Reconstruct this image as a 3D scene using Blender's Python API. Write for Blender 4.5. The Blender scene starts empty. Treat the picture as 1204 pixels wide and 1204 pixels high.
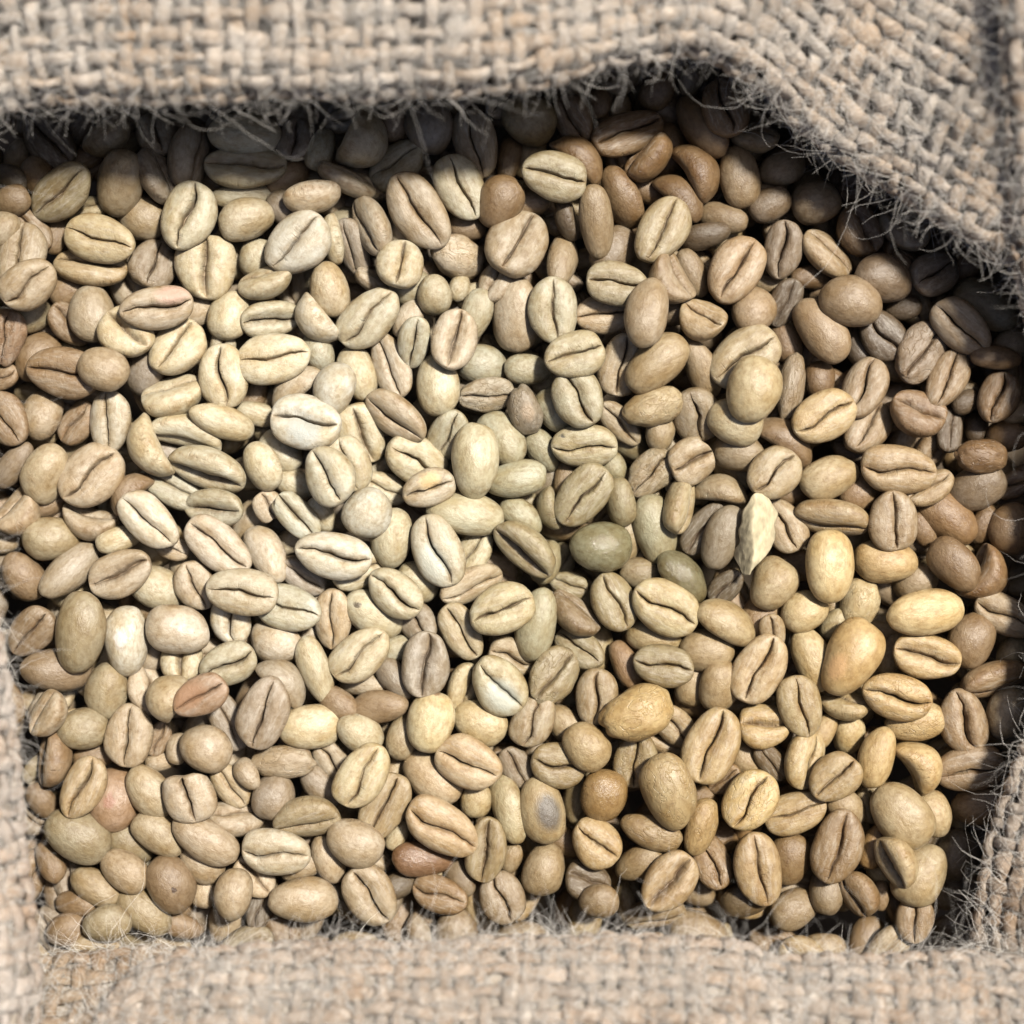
import bpy, math, random
import numpy as np
from mathutils import Vector, Matrix, Euler

random.seed(3)
rng = np.random.default_rng(3)
scene = bpy.context.scene
C = scene.collection
MM = 0.001
PX = 0.1333 * MM          # metres per photo pixel at the surface of the beans
D = 0.300                 # height of the camera over the beans

# ---------------------------------------------------------------- camera
cam_d = bpy.data.cameras.new("camera")
cam = bpy.data.objects.new("camera", cam_d)
C.objects.link(cam)
cam.location = (0, 0, D)
cam_d.sensor_width = 36
cam_d.lens = 36 * D / (1204 * PX)
cam_d.clip_start = 0.005
cam_d.clip_end = 50
cam_d.dof.use_dof = True
cam_d.dof.focus_distance = D - 0.001
cam_d.dof.aperture_fstop = 7
scene.camera = cam

# ---------------------------------------------------------------- light
SUN_EL = math.radians(61)
SUN_AZ = math.radians(42)      # direction the light comes from, counter-clockwise from +x (top of the photo is +y)
world = bpy.data.worlds.new("World")
scene.world = world
world.use_nodes = True
nt = world.node_tree
sky = nt.nodes.new("ShaderNodeTexSky")
sky.sky_type = 'NISHITA'
sky.sun_disc = False
sky.sun_elevation = SUN_EL
sky.sun_rotation = math.pi / 2 - SUN_AZ
sky.air_density = 0.6
sky.dust_density = 3.0
sky.ozone_density = 0.3
bg = nt.nodes["Background"]
nt.links.new(sky.outputs[0], bg.inputs[0])
bg.inputs[1].default_value = 0.06
sun_d = bpy.data.lights.new("sun", 'SUN')
sun_d.energy = 4.6
sun_d.angle = math.radians(6)
sun_d.color = (1.0, 0.965, 0.90)
sun = bpy.data.objects.new("sun", sun_d)
C.objects.link(sun)
sd = Vector((math.cos(SUN_EL) * math.cos(SUN_AZ), math.cos(SUN_EL) * math.sin(SUN_AZ), math.sin(SUN_EL)))
sun.rotation_euler = sd.to_track_quat('Z', 'Y').to_euler()
sun.location = sd * 0.5
scene.view_settings.view_transform = 'Standard'
scene.view_settings.look = 'None'
scene.view_settings.exposure = 0.98
scene.view_settings.gamma = 1.0
scene.cycles.max_bounces = 4
scene.cycles.diffuse_bounces = 1
scene.cycles.use_denoising = True

# ---------------------------------------------------------------- helpers
def world_xy(px, py, z):
    k = (D - z) / D
    return (px - 602) * PX * k, -(py - 602) * PX * k

def new_mat(name):
    m = bpy.data.materials.new(name)
    m.use_nodes = True
    n = m.node_tree
    return m, n, n.nodes["Principled BSDF"]

def node(n, t, **kw):
    o = n.nodes.new(t)
    for k, v in kw.items():
        if k.startswith('i_'):
            o.inputs[k[2:].replace('_', ' ')].default_value = v
        else:
            setattr(o, k, v)
    return o

def mixc(n, fac, a, b, mode='MIX'):
    m = n.nodes.new("ShaderNodeMix")
    m.data_type = 'RGBA'
    m.blend_type = mode
    for sock, v in ((m.inputs[0], fac), (m.inputs[6], a), (m.inputs[7], b)):
        if hasattr(v, 'is_linked') or hasattr(v, 'links'):
            n.links.new(v, sock)
        else:
            sock.default_value = v
    return m.outputs[2]

def math_(n, op, a, b=0.0, clamp=False):
    m = n.nodes.new("ShaderNodeMath")
    m.operation = op
    m.use_clamp = clamp
    for sock, v in ((m.inputs[0], a), (m.inputs[1], b)):
        if hasattr(v, 'links'):
            n.links.new(v, sock)
        else:
            sock.default_value = v
    return m.outputs[0]

def ramp(n, fac, p0, p1, c0=(0, 0, 0, 1), c1=(1, 1, 1, 1)):
    r = n.nodes.new("ShaderNodeValToRGB")
    r.color_ramp.elements[0].position = p0
    r.color_ramp.elements[1].position = p1
    r.color_ramp.elements[0].color = c0
    r.color_ramp.elements[1].color = c1
    n.links.new(fac, r.inputs[0])
    return r.outputs[0]

def mesh_np(name, V, F, smooth=True, attrs=None, uv=None):
    me = bpy.data.meshes.new(name)
    V = np.asarray(V, dtype=np.float32)
    F = np.asarray(F, dtype=np.int32)
    me.vertices.add(len(V))
    me.vertices.foreach_set("co", V.ravel())
    k = F.shape[1]
    me.loops.add(F.size)
    me.loops.foreach_set("vertex_index", F.ravel())
    me.polygons.add(len(F))
    me.polygons.foreach_set("loop_start", np.arange(0, F.size, k, dtype=np.int32))
    me.polygons.foreach_set("loop_total", np.full(len(F), k, dtype=np.int32))
    me.update(calc_edges=True)
    me.validate()
    if smooth:
        me.polygons.foreach_set("use_smooth", np.ones(len(me.polygons), dtype=bool))
    for an, av in (attrs or {}).items():
        av = np.asarray(av, dtype=np.float32)
        if av.ndim == 1:
            a = me.attributes.new(an, 'FLOAT', 'POINT')
            a.data.foreach_set("value", av)
        elif av.shape[1] == 3:
            a = me.attributes.new(an, 'FLOAT_VECTOR', 'POINT')
            a.data.foreach_set("vector", av.ravel())
        else:
            a = me.attributes.new(an, 'FLOAT_COLOR', 'POINT')
            a.data.foreach_set("color", av.ravel())
    me.update()
    return me

def noise3(P, seed, freq):
    """smooth pseudo noise in -1..1 from a handful of rotated sines"""
    r = np.random.default_rng(seed)
    out = np.zeros(len(P))
    for k in range(7):
        d = r.normal(size=3)
        d *= freq * r.uniform(.6, 1.5) / np.linalg.norm(d)
        d2 = r.normal(size=3); d2 *= freq * .8 / np.linalg.norm(d2)
        out += np.sin(P @ d + r.uniform(0, 6.28) + 1.3 * np.sin(P @ d2 + r.uniform(0, 6.28)))
    return out / 4.2

# ---------------------------------------------------------------- materials
def bean_material(name, stuff=False):
    m, n, bsdf = new_mat(name)
    L = n.links
    if stuff:
        co = node(n, "ShaderNodeAttribute", attribute_name="local").outputs["Vector"]
        base = node(n, "ShaderNodeAttribute", attribute_name="tint").outputs["Color"]
        rnd = node(n, "ShaderNodeAttribute", attribute_name="seed").outputs["Fac"]
        gloss = wr = None
    else:
        tc = node(n, "ShaderNodeTexCoord").outputs["Object"]
        oi = node(n, "ShaderNodeObjectInfo")
        base = oi.outputs["Color"]
        rnd = oi.outputs["Random"]
        co = tc
        gloss = node(n, "ShaderNodeAttribute", attribute_type='OBJECT', attribute_name="gloss").outputs["Fac"]
        wr = node(n, "ShaderNodeAttribute", attribute_type='OBJECT', attribute_name="wrinkle").outputs["Fac"]
    seed = math_(n, 'MULTIPLY', rnd, 57.0)
    def nz(scale, detail=3, rough=.6, vec=None, dist=0.0):
        t = node(n, "ShaderNodeTexNoise", noise_dimensions='4D')
        t.inputs["Scale"].default_value = scale
        t.inputs["Detail"].default_value = detail
        t.inputs["Roughness"].default_value = rough
        t.inputs["Distortion"].default_value = dist
        L.new(vec or co, t.inputs["Vector"])
        L.new(seed, t.inputs["W"])
        return t.outputs["Fac"]
    mp = node(n, "ShaderNodeMapping")
    mp.inputs["Scale"].default_value = (1.3, 4, 4)
    L.new(co, mp.inputs["Vector"])
    broad = nz(1.3, 2)
    mott = nz(5, 5, .65)
    fine = nz(26, 4, .7)
    streak = nz(1.6, 5, .7, mp.outputs[0], .4)
    face = node(n, "ShaderNodeAttribute", attribute_name="face").outputs["Fac"]
    seam = node(n, "ShaderNodeAttribute", attribute_name="seam").outputs["Fac"]
    # broad tint patches: a slightly warmer, darker bean skin against a paler one
    c1 = mixc(n, ramp(n, broad, .35, .68), mixc(n, 1.0, base, (1.06, 1.05, 1.08, 1), 'MULTIPLY'),
              mixc(n, 1.0, base, (.84, .74, .60, 1), 'MULTIPLY'))
    c2 = mixc(n, ramp(n, mott, .42, .75), c1, mixc(n, 1.0, c1, (.60, .52, .42, 1), 'MULTIPLY'))
    # papery silver skin left in streaks on the flat face
    sk = math_(n, 'MULTIPLY', ramp(n, streak, .48, .70), math_(n, 'MULTIPLY', face, .6))
    c3 = mixc(n, sk, c2, mixc(n, .6, c2, (.44, .40, .33, 1)))
    # small dark specks
    sp = ramp(n, fine, .64, .72)
    c4 = mixc(n, math_(n, 'MULTIPLY', sp, .75), c3, mixc(n, 1.0, c3, (.45, .36, .27, 1), 'MULTIPLY'))
    # brown skin in the centre cut
    near = node(n, "ShaderNodeAttribute", attribute_name="near").outputs["Fac"]
    tan_ = math_(n, 'MULTIPLY', near, ramp(n, nz(2.6, 4, .7), .40, .62))
    c4 = mixc(n, math_(n, 'MULTIPLY', tan_, .55), c4, mixc(n, 1.0, c4, (.62, .47, .33, 1), 'MULTIPLY'))
    c5 = mixc(n, math_(n, 'MULTIPLY', seam, .85, True), c4, mixc(n, ramp(n, nz(3.2, 2), .50, .60), (.065, .036, .02, 1), (.27, .20, .13, 1)))
    if not stuff:
        # stains with a place and shape of their own
        sa = node(n, "ShaderNodeAttribute", attribute_type='OBJECT', attribute_name="stain")
        sp_ = node(n, "ShaderNodeAttribute", attribute_type='OBJECT', attribute_name="stain_at")
        sc_ = node(n, "ShaderNodeAttribute", attribute_type='OBJECT', attribute_name="stain_colour")
        dv = node(n, "ShaderNodeVectorMath", operation='DISTANCE')
        L.new(co, dv.inputs[0]); L.new(sp_.outputs["Vector"], dv.inputs[1])
        dd = math_(n, 'ADD', dv.outputs["Value"], math_(n, 'MULTIPLY', math_(n, 'SUBTRACT', mott, .5), .45))
        rr = math_(n, 'DIVIDE', dd, math_(n, 'MAXIMUM', sa.outputs["Fac"], .001))
        msk = math_(n, 'MULTIPLY', ramp(n, rr, .55, 1.0, (1, 1, 1, 1), (0, 0, 0, 1)), .8)
        c5 = mixc(n, msk, c5, sc_.outputs["Color"])
    L.new(c5, bsdf.inputs["Base Color"])
    r = math_(n, 'ADD', math_(n, 'MULTIPLY', mott, .38), .22)
    r = math_(n, 'ADD', r, math_(n, 'MULTIPLY', face, .10))
    if gloss:
        r = math_(n, 'SUBTRACT', r, math_(n, 'MULTIPLY', gloss, .30), True)
    L.new(r, bsdf.inputs["Roughness"])
    bsdf.inputs["Specular IOR Level"].default_value = .5
    bsdf.inputs["Subsurface Weight"].default_value = 0.0
    # relief: fine skin, faint wrinkles lengthwise, stronger on wrinkled beans
    h = math_(n, 'ADD', math_(n, 'MULTIPLY', streak, .3), math_(n, 'ADD', math_(n, 'MULTIPLY', mott, .9), math_(n, 'MULTIPLY', fine, .28)))
    rn = nz(1.7, 3, .55, None, .9)
    ridge = math_(n, 'ABSOLUTE', math_(n, 'SUBTRACT', rn, .5))
    crk = ramp(n, ridge, 0.0, .022)
    if wr:
        h = math_(n, 'ADD', h, math_(n, 'MULTIPLY', crk, math_(n, 'ADD', math_(n, 'MULTIPLY', wr, .30), .07)))
    mpx = node(n, "ShaderNodeMapping")
    mpx.inputs["Scale"].default_value = (9, 1.6, 1.6)
    L.new(co, mpx.inputs["Vector"])
    cr2 = nz(1.5, 3, .6, mpx.outputs[0], .6)
    h = math_(n, 'SUBTRACT', h, math_(n, 'MULTIPLY', math_(n, 'MULTIPLY', ramp(n, cr2, .55, .72), near), .8))
    bp = node(n, "ShaderNodeBump")
    bp.inputs["Strength"].default_value = .7
    bp.inputs["Distance"].default_value = .30 * MM
    L.new(h, bp.inputs["Height"])
    L.new(bp.outputs[0], bsdf.inputs["Normal"])
    return m

M_bean = bean_material("green_coffee_skin")
M_many = bean_material("green_coffee_skin_mass", True)

def yarn_material():
    m, n, bsdf = new_mat("jute_yarn")
    L = n.links
    uv = node(n, "ShaderNodeUVMap", uv_map="UVMap").outputs[0]
    oi = node(n, "ShaderNodeObjectInfo")
    sep = node(n, "ShaderNodeSeparateXYZ"); L.new(uv, sep.inputs[0])
    # twisted fibres: shear the around coordinate with length
    tw = math_(n, 'ADD', math_(n, 'MULTIPLY', sep.outputs[1], 14.0), math_(n, 'MULTIPLY', sep.outputs[0], 3.1))
    cb = node(n, "ShaderNodeCombineXYZ")
    L.new(math_(n, 'MULTIPLY', sep.outputs[0], .55), cb.inputs[0]); L.new(tw, cb.inputs[1])
    L.new(math_(n, 'MULTIPLY', oi.outputs["Random"], 91.0), cb.inputs[2])
    f = node(n, "ShaderNodeTexNoise"); f.inputs["Scale"].default_value = 1.0; f.inputs["Detail"].default_value = 5; f.inputs["Roughness"].default_value = .75
    f.inputs["Distortion"].default_value = .5
    L.new(cb.outputs[0], f.inputs["Vector"])
    tc = node(n, "ShaderNodeTexCoord").outputs["Object"]
    g = node(n, "ShaderNodeTexNoise"); g.inputs["Scale"].default_value = 95; g.inputs["Detail"].default_value = 4
    L.new(tc, g.inputs["Vector"])
    h = node(n, "ShaderNodeTexNoise"); h.inputs["Scale"].default_value = 620; h.inputs["Detail"].default_value = 3
    L.new(tc, h.inputs["Vector"])
    base = oi.outputs["Color"]
    c = mixc(n, ramp(n, f.outputs["Fac"], .30, .72), mixc(n, 1.0, base, (.52, .46, .39, 1), 'MULTIPLY'), mixc(n, 1.0, base, (1.20, 1.20, 1.19, 1), 'MULTIPLY'))
    c = mixc(n, ramp(n, g.outputs["Fac"], .40, .66), c, mixc(n, 1.0, c, (.86, .74, .62, 1), 'MULTIPLY'))
    c = mixc(n, math_(n, 'MULTIPLY', ramp(n, h.outputs["Fac"], .58, .72), .55), c, (.68, .60, .50, 1))
    L.new(c, bsdf.inputs["Base Color"])
    bsdf.inputs["Roughness"].default_value = .85
    bsdf.inputs["Specular IOR Level"].default_value = .25
    bp = node(n, "ShaderNodeBump"); bp.inputs["Strength"].default_value = 1.0; bp.inputs["Distance"].default_value = .45 * MM
    L.new(math_(n, 'ADD', f.outputs["Fac"], math_(n, 'MULTIPLY', h.outputs["Fac"], .5)), bp.inputs["Height"])
    L.new(bp.outputs[0], bsdf.inputs["Normal"])
    return m

M_yarn = yarn_material()

def simple_mat(name, col, rough=.9, scale=300, amt=.5):
    m, n, bsdf = new_mat(name)
    tc = node(n, "ShaderNodeTexCoord").outputs["Object"]
    t = node(n, "ShaderNodeTexNoise"); t.inputs["Scale"].default_value = scale; t.inputs["Detail"].default_value = 4
    n.links.new(tc, t.inputs["Vector"])
    c = mixc(n, ramp(n, t.outputs["Fac"], .3, .7), tuple(v * (1 - amt) for v in col) + (1,), tuple(col) + (1,))
    n.links.new(c, bsdf.inputs["Base Color"])
    bsdf.inputs["Roughness"].default_value = rough
    bsdf.inputs["Specular IOR Level"].default_value = .2
    bp = node(n, "ShaderNodeBump"); bp.inputs["Strength"].default_value = .6; bp.inputs["Distance"].default_value = .3 * MM
    n.links.new(t.outputs["Fac"], bp.inputs["Height"]); n.links.new(bp.outputs[0], bsdf.inputs["Normal"])
    return m

M_lining = simple_mat("inner_burlap_layer", (.30, .25, .195), .95, 500, .4)
M_fuzz = simple_mat("loose_jute_fibre", (.66, .61, .54), .7, 200, .35)
M_ground = simple_mat("floor_boards", (.20, .15, .10), .8, 25, .4)
M_husk = simple_mat("parchment_husk", (.46, .39, .25), .55, 3.5, .45)

# ---------------------------------------------------------------- the sack: woven folds round the opening
# each control point: photo x, photo y, height of the edge (mm), outward slope, outward direction (degrees, photo plane), roll radius (mm)
def catmull(P, step):
    P = np.array(P, float)
    P = np.vstack([2 * P[0] - P[1], P, 2 * P[-1] - P[-2]])
    out = []
    for i in range(1, len(P) - 2):
        for u in np.linspace(0, 1, 60, endpoint=False):
            a, b, c, d = P[i - 1:i + 3]
            out.append(.5 * ((2 * b) + (-a + c) * u + (2 * a - 5 * b + 4 * c - d) * u ** 2 + (-a + 3 * b - 3 * c + d) * u ** 3))
    out = np.array(out)
    xyz = np.array([(*world_xy(o[0], o[1], o[2] * MM), o[2] * MM) for o in out])
    s = np.r_[0, np.cumsum(np.linalg.norm(np.diff(xyz, axis=0), axis=1))]
    n = max(int(s[-1] / step), 4)
    t = np.linspace(0, s[-1], n + 1)
    E = np.stack([np.interp(t, s, xyz[:, k]) for k in range(3)], 1)
    rest = np.stack([np.interp(t, s, out[:, k]) for k in (3, 4, 5)], 1)
    return t, E, rest

def sheet_surface(ctrl, step, wout, win, seed, lump=1.0, lean=.25):
    t, E, R = catmull(ctrl, step)
    m = R[:, 0]; dr = np.radians(R[:, 1]); r = R[:, 2] * MM
    O = np.stack([np.cos(dr), np.sin(dr)], 1)
    v = np.arange(-int(win / step), int(wout / step) + 1) * step
    P = np.zeros((len(t), len(v), 3))
    for i in range(len(t)):
        al = math.pi / 2 - math.atan(m[i])      # turning angle of the rolled edge
        arc = r[i] * al
        for j, vv in enumerate(v):
            if vv < 0:
                off = -vv * lean; z = vv
            elif vv < arc:
                a = vv / r[i]
                off = r[i] * (1 - math.cos(a)); z = r[i] * math.sin(a)
            else:
                w = vv - arc
                mm = math.atan(m[i]) 
                off = r[i] * (1 - math.cos(al)) + w * math.cos(mm)
                z = r[i] * math.sin(al) + w * math.sin(mm) - (w * w) * 3.0
            P[i, j] = (E[i, 0] + O[i, 0] * off, E[i, 1] + O[i, 1] * off, E[i, 2] + z)
    Q = P.reshape(-1, 3)
    dz = noise3(Q / MM, seed, .16) * .9 * lump * MM + noise3(Q / MM, seed + 7, .42) * .35 * lump * MM
    Tt = np.gradient(P, axis=0); Tv = np.gradient(P, axis=1)
    N = np.cross(Tv, Tt)
    N /= np.linalg.norm(N, axis=2, keepdims=True) + 1e-12
    if N[..., 2].mean() < 0:
        N = -N
    P = P + N * dz.reshape(P.shape[:2])[..., None]
    Tt = np.gradient(P, axis=0); Tv = np.gradient(P, axis=1)
    N2 = np.cross(Tv, Tt); N2 /= np.linalg.norm(N2, axis=2, keepdims=True) + 1e-12
    if (N2 * N).sum() < 0:
        N2 = -N2
    return P, N2, v

def tube(path, side, nrm, hw, ht, ns=6, twist=None):
    """flattened tube along path; side/nrm unit frames, hw/ht half width/height per point"""
    n = len(path)
    a = np.linspace(0, 2 * math.pi, ns, endpoint=False) + .3
    ca, sa = np.cos(a), np.sin(a)
    V = path[:, None, :] + side[:, None, :] * (ca[None, :, None] * hw[:, None, None]) + nrm[:, None, :] * (sa[None, :, None] * ht[:, None, None])
    V = V.reshape(-1, 3)
    i = np.arange(n - 1)[:, None] * ns; j = np.arange(ns)[None, :]; jn = (j + 1) % ns
    F = np.stack([i + j, i + jn, i + ns + jn, i + ns + j], -1).reshape(-1, 4)
    s = np.r_[0, np.cumsum(np.linalg.norm(np.diff(path, axis=0), axis=1))] / MM
    u0 = s[:-1][:, None] + 0 * j; u1 = s[1:][:, None] + 0 * j
    w0 = (j / ns) + 0 * i; w1 = ((j + 1) / ns) + 0 * i
    UV = np.stack([np.stack([u0, w0], -1), np.stack([u0, w1], -1), np.stack([u1, w1], -1), np.stack([u1, w0], -1)], 2).reshape(-1, 2)
    return V, F, UV

def smooth1(n, k, r):
    x = r.normal(size=n + 2 * k)
    ker = np.hanning(2 * k + 1); ker /= ker.sum()
    y = np.convolve(x, ker, 'same')[k:k + n]
    return y / (y.std() + 1e-9)

sack = bpy.data.objects.new("burlap_sack", None)
C.objects.link(sack)
sack.location = (0, 0, -45 * MM)
sack.empty_display_size = .02
sack["label"] = "open beige burlap sack, its frayed edges folded back around the coffee beans"
sack["category"] = "sack"

def child(o, parent):
    o.parent = parent
    o.matrix_parent_inverse = Matrix.Translation(-Vector(sack.location)) if parent is sack else Matrix.Identity(4)

n_yarn = 0
def make_fold(ctrl, wout, win, seed, tint, lump=1.0, fuzz=4000, strays=120, pitch=3.1, lean=.42, dens=1.0):
    global n_yarn
    r = np.random.default_rng(seed)
    SUB = 4
    st = pitch * MM / SUB
    P, N, v = sheet_surface(ctrl, st, wout * MM, win * MM, seed, lump, lean)
    nt_, nv = P.shape[:2]
    # inner cloth layer, carried on over the outside and down to the floor
    Lp = (P - N * 1.7 * MM)[::2, ::2]
    last = Lp[:, -1]; prev = Lp[:, -2]
    o = (last - prev); o[:, 2] = 0; o /= np.linalg.norm(o, axis=1, keepdims=True) + 1e-9
    ext = []
    for k in range(1, 11):
        a = min(k, 5) / 5 * math.pi / 2
        q = last + o * (14 * MM * math.sin(a))
        q[:, 2] = last[:, 2] - 14 * MM * (1 - math.cos(a))
        if k > 5:
            zz = last[:, 2] - 14 * MM
            q[:, 2] = zz + (-.058 - zz) * (k - 5) / 5
        ext.append(q)
    G = np.concatenate([Lp, np.stack(ext, 1)], 1)
    a, b = G.shape[:2]
    I = np.arange(a * b).reshape(a, b)
    F = np.stack([I[:-1, :-1], I[1:, :-1], I[1:, 1:], I[:-1, 1:]], -1).reshape(-1, 4)
    me = mesh_np("fold", G.reshape(-1, 3), F)
    me.materials.append(M_lining)
    fold = bpy.data.objects.new("fold", me)
    C.objects.link(fold); child(fold, sack)
    sol = fold.modifiers.new("thickness", 'SOLIDIFY'); sol.thickness = .8 * MM; sol.offset = -1
    amp = .50 * MM
    surf = []
    def add_yarn(path, nrm, sideref, hw, ht):
        global n_yarn
        T = np.gradient(path, axis=0); T /= np.linalg.norm(T, axis=1, keepdims=True) + 1e-12
        S = np.cross(nrm, T); S /= np.linalg.norm(S, axis=1, keepdims=True) + 1e-12
        Nn = np.cross(T, S)
        V, F, UV = tube(path, S, Nn, hw, ht)
        me = mesh_np("yarn", V, F)
        uvl = me.uv_layers.new(name="UVMap")
        if len(UV) == len(uvl.data):
            uvl.data.foreach_set("uv", UV.astype(np.float32).ravel())
        me.materials.append(M_yarn)
        ob = bpy.data.objects.new("yarn", me)
        C.objects.link(ob); ob.parent = fold
        k = r.uniform(.86, 1.12); w = r.uniform(-.02, .02)
        ob.color = (tint[0] * k * (1 + w), tint[1] * k, tint[2] * k * (1 - w), 1)
        surf.append((path, T, S, Nn, hw, ht))
        n_yarn += 1
    cross_i = list(range(0, nt_, SUB)); along_j = list(range(0, nv, SUB))
    jit_i = {i: r.normal() * .28 for i in cross_i}
    for a_, i in enumerate(cross_i):
        jj = np.arange(nv)
        h = np.cos(math.pi * jj / SUB) * (1 if a_ % 2 else -1)
        lat = (smooth1(nv, 9, r) * .30 + jit_i[i]) * MM
        Tt = P[min(i + 1, nt_ - 1)] - P[max(i - 1, 0)]; Tt = Tt / (np.linalg.norm(Tt, axis=1, keepdims=True) + 1e-12)
        path = P[i] + N[i] * (h * amp)[:, None] + Tt * lat[:, None]
        hw = (1.08 * dens + .24 * smooth1(nv, 5, r)).clip(.55, 1.8) * MM * (1 + .10 * h)
        ht = (.58 + .07 * smooth1(nv, 4, r)).clip(.35, .8) * MM
        add_yarn(path, N[i], Tt, hw, ht)
    for b_, j in enumerate(along_j):
        ii = np.arange(nt_)
        h = -np.cos(math.pi * ii / SUB) * (1 if b_ % 2 == 0 else -1) * -1
        h = -np.cos(math.pi * ii / SUB) * (-1) ** (b_)* -1
        h = np.cos(math.pi * ii / SUB) * (-1) ** b_
        lat = (smooth1(nt_, 9, r) * .30 + r.normal() * .25) * MM
        Tv = P[:, min(j + 1, nv - 1)] - P[:, max(j - 1, 0)]; Tv = Tv / (np.linalg.norm(Tv, axis=1, keepdims=True) + 1e-12)
        path = P[:, j] + N[:, j] * (h * amp)[:, None] + Tv * lat[:, None]
        hw = (1.05 * dens + .24 * smooth1(nt_, 5, r)).clip(.55, 1.8) * MM * (1 + .10 * h)
        ht = (.58 + .07 * smooth1(nt_, 4, r)).clip(.35, .8) * MM
        add_yarn(path, N[:, j], Tv, hw, ht)
    # fuzz: short curled fibres all over, long strays along the edge
    Vs, Fs, base = [], [], 0
    def fibres(n, seg, lo, hi, rad, curl, lift, pick):
        nonlocal base
        pts = np.zeros((n, seg + 1, 3)); nr = np.zeros((n, 3))
        p0, t0, n0 = pick(n)
        ang = r.uniform(0, 2 * math.pi, n)
        b0 = np.cross(n0, t0)
        d = t0 * np.cos(ang)[:, None] + b0 * np.sin(ang)[:, None] + n0 * r.uniform(lift[0], lift[1], n)[:, None]
        d /= np.linalg.norm(d, axis=1, keepdims=True)
        ln = r.uniform(lo, hi, n) ** 1.0 * MM / seg
        cv = r.normal(size=(n, 3)); cv /= np.linalg.norm(cv, axis=1, keepdims=True)
        cs = r.normal(size=n) * curl
        p = p0.copy(); pts[:, 0] = p
        for k in range(seg):
            d = d + np.cross(d, cv) * cs[:, None] + r.normal(size=(n, 3)) * .16 - n0 * .05
            d /= np.linalg.norm(d, axis=1, keepdims=True)
            p = p + d * ln[:, None]
            pts[:, k + 1] = p
        T = np.gradient(pts, axis=1); T /= np.linalg.norm(T, axis=2, keepdims=True) + 1e-12
        A = np.cross(T, n0[:, None, :] + .01); A /= np.linalg.norm(A, axis=2, keepdims=True) + 1e-12
        B = np.cross(T, A)
        w = rad * MM * r.uniform(.6, 1.4, n)[:, None] * np.linspace(1, .35, seg + 1)[None, :]
        ring = [pts + (A * math.cos(q) + B * math.sin(q)) * w[..., None] for q in (0, 2.094, 4.189)]
        V = np.stack(ring, 2).reshape(-1, 3)
        i = (np.arange(n)[:, None, None] * (seg + 1) + np.arange(seg)[None, :, None]) * 3
        j = np.arange(3)[None, None, :]; jn = (j + 1) % 3
        F = np.stack([i + j, i + jn, i + 3 + jn, i + 3 + j], -1).reshape(-1, 4) + base
        Vs.append(V); Fs.append(F); base += len(V)
    def pick_all(n):
        ks = r.integers(0, len(surf), n)
        p0 = np.zeros((n, 3)); t0 = np.zeros((n, 3)); n0 = np.zeros((n, 3))
        for q, k in enumerate(ks):
            path, T, S, Nn, hw, ht = surf[k]
            for _ in range(6):
                m_ = r.integers(0, len(path)); al = r.uniform(.2, 2.94)
                if Nn[m_, 2] > .35:
                    break
            p0[q] = path[m_] + S[m_] * hw[m_] * math.cos(al) + Nn[m_] * ht[m_] * math.sin(al)
            t0[q] = T[m_]; n0[q] = Nn[m_] if Nn[m_] @ (0, 0, 1) > -.3 else Nn[m_]
        return p0, t0, n0
    j0 = int(np.argmin(abs(v)))
    def pick_edge(n):
        i = r.integers(1, nt_ - 1, n); j = (j0 + r.integers(3, 14, n)).clip(1, nv - 2)
        t = P[i + 1, j] - P[i - 1, j]; t /= np.linalg.norm(t, axis=1, keepdims=True)
        return P[i, j] + N[i, j] * .8 * MM, t, N[i, j]
    fibres(int(fuzz * .30), 3, 1.0, 3.5, .030, .42, (.02, .60), pick_all)
    fibres(int(fuzz * .70), 4, 3.0, 9.0, .034, .40, (.0, .28), pick_all)
    fibres(int(strays * 1.2), 7, 2, 8, .026, .34, (.0, .7), pick_edge)
    fibres(strays, 14, 6, 24, .026, .24, (.1, 1.0), pick_edge)
    me = mesh_np("fuzz", np.concatenate(Vs), np.concatenate(Fs))
    me.materials.append(M_fuzz)
    fz = bpy.data.objects.new("fuzz", me)
    C.objects.link(fz); fz.parent = fold
    fz["kind"] = "stuff"
    return fold

JUTE = (.445, .39, .345)
# the wide top fold, its right corner sagging onto the beans
top_ctrl = [(-106, 150, 18.6, .35, 105, 4), (-16, 134, 18.6, .35, 102, 4), (54, 116, 19.8, .33, 97, 4), (204, 112, 21.1, .30, 92, 5), (404, 110, 22.3, .28, 90, 5),
            (604, 96, 22.3, .28, 88, 5), (724, 70, 21.1, .29, 85, 5), (815, 62, 18.6, .32, 81, 5), (880, 92, 14.3, .37, 77, 5), (939, 150, 10.5, .41, 73, 5),
            (1009, 208, 8.1, .44, 69, 5), (1099, 264, 12.0, .46, 66, 5), (1184, 310, 12.0, .47, 63, 5), (1294, 372, 12.0, .47, 60, 5)]
make_fold(top_ctrl, 52, 12, 11, (.465, .415, .362), 1.3, 26000, 170)
# left side
left_ctrl = [(-64, 120, 16.1, .3, 172, 6), (-56, 250, 14.9, .3, 180, 6), (-54, 400, 14.9, .3, 180, 6), (-42, 540, 16.1, .3, 180, 6), (-24, 640, 18.6, .25, 180, 6), (-2, 730, 19.8, .25, 182, 6),
             (12, 820, 20.5, .22, 182, 7), (20, 920, 20.5, .2, 182, 7), (26, 1020, 19.8, .2, 182, 7), (40, 1120, 19.2, .2, 182, 7), (48, 1290, 18.6, .2, 182, 7)]
make_fold(left_ctrl, 24, 12, 23, JUTE, .8, 8000, 160)
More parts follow.
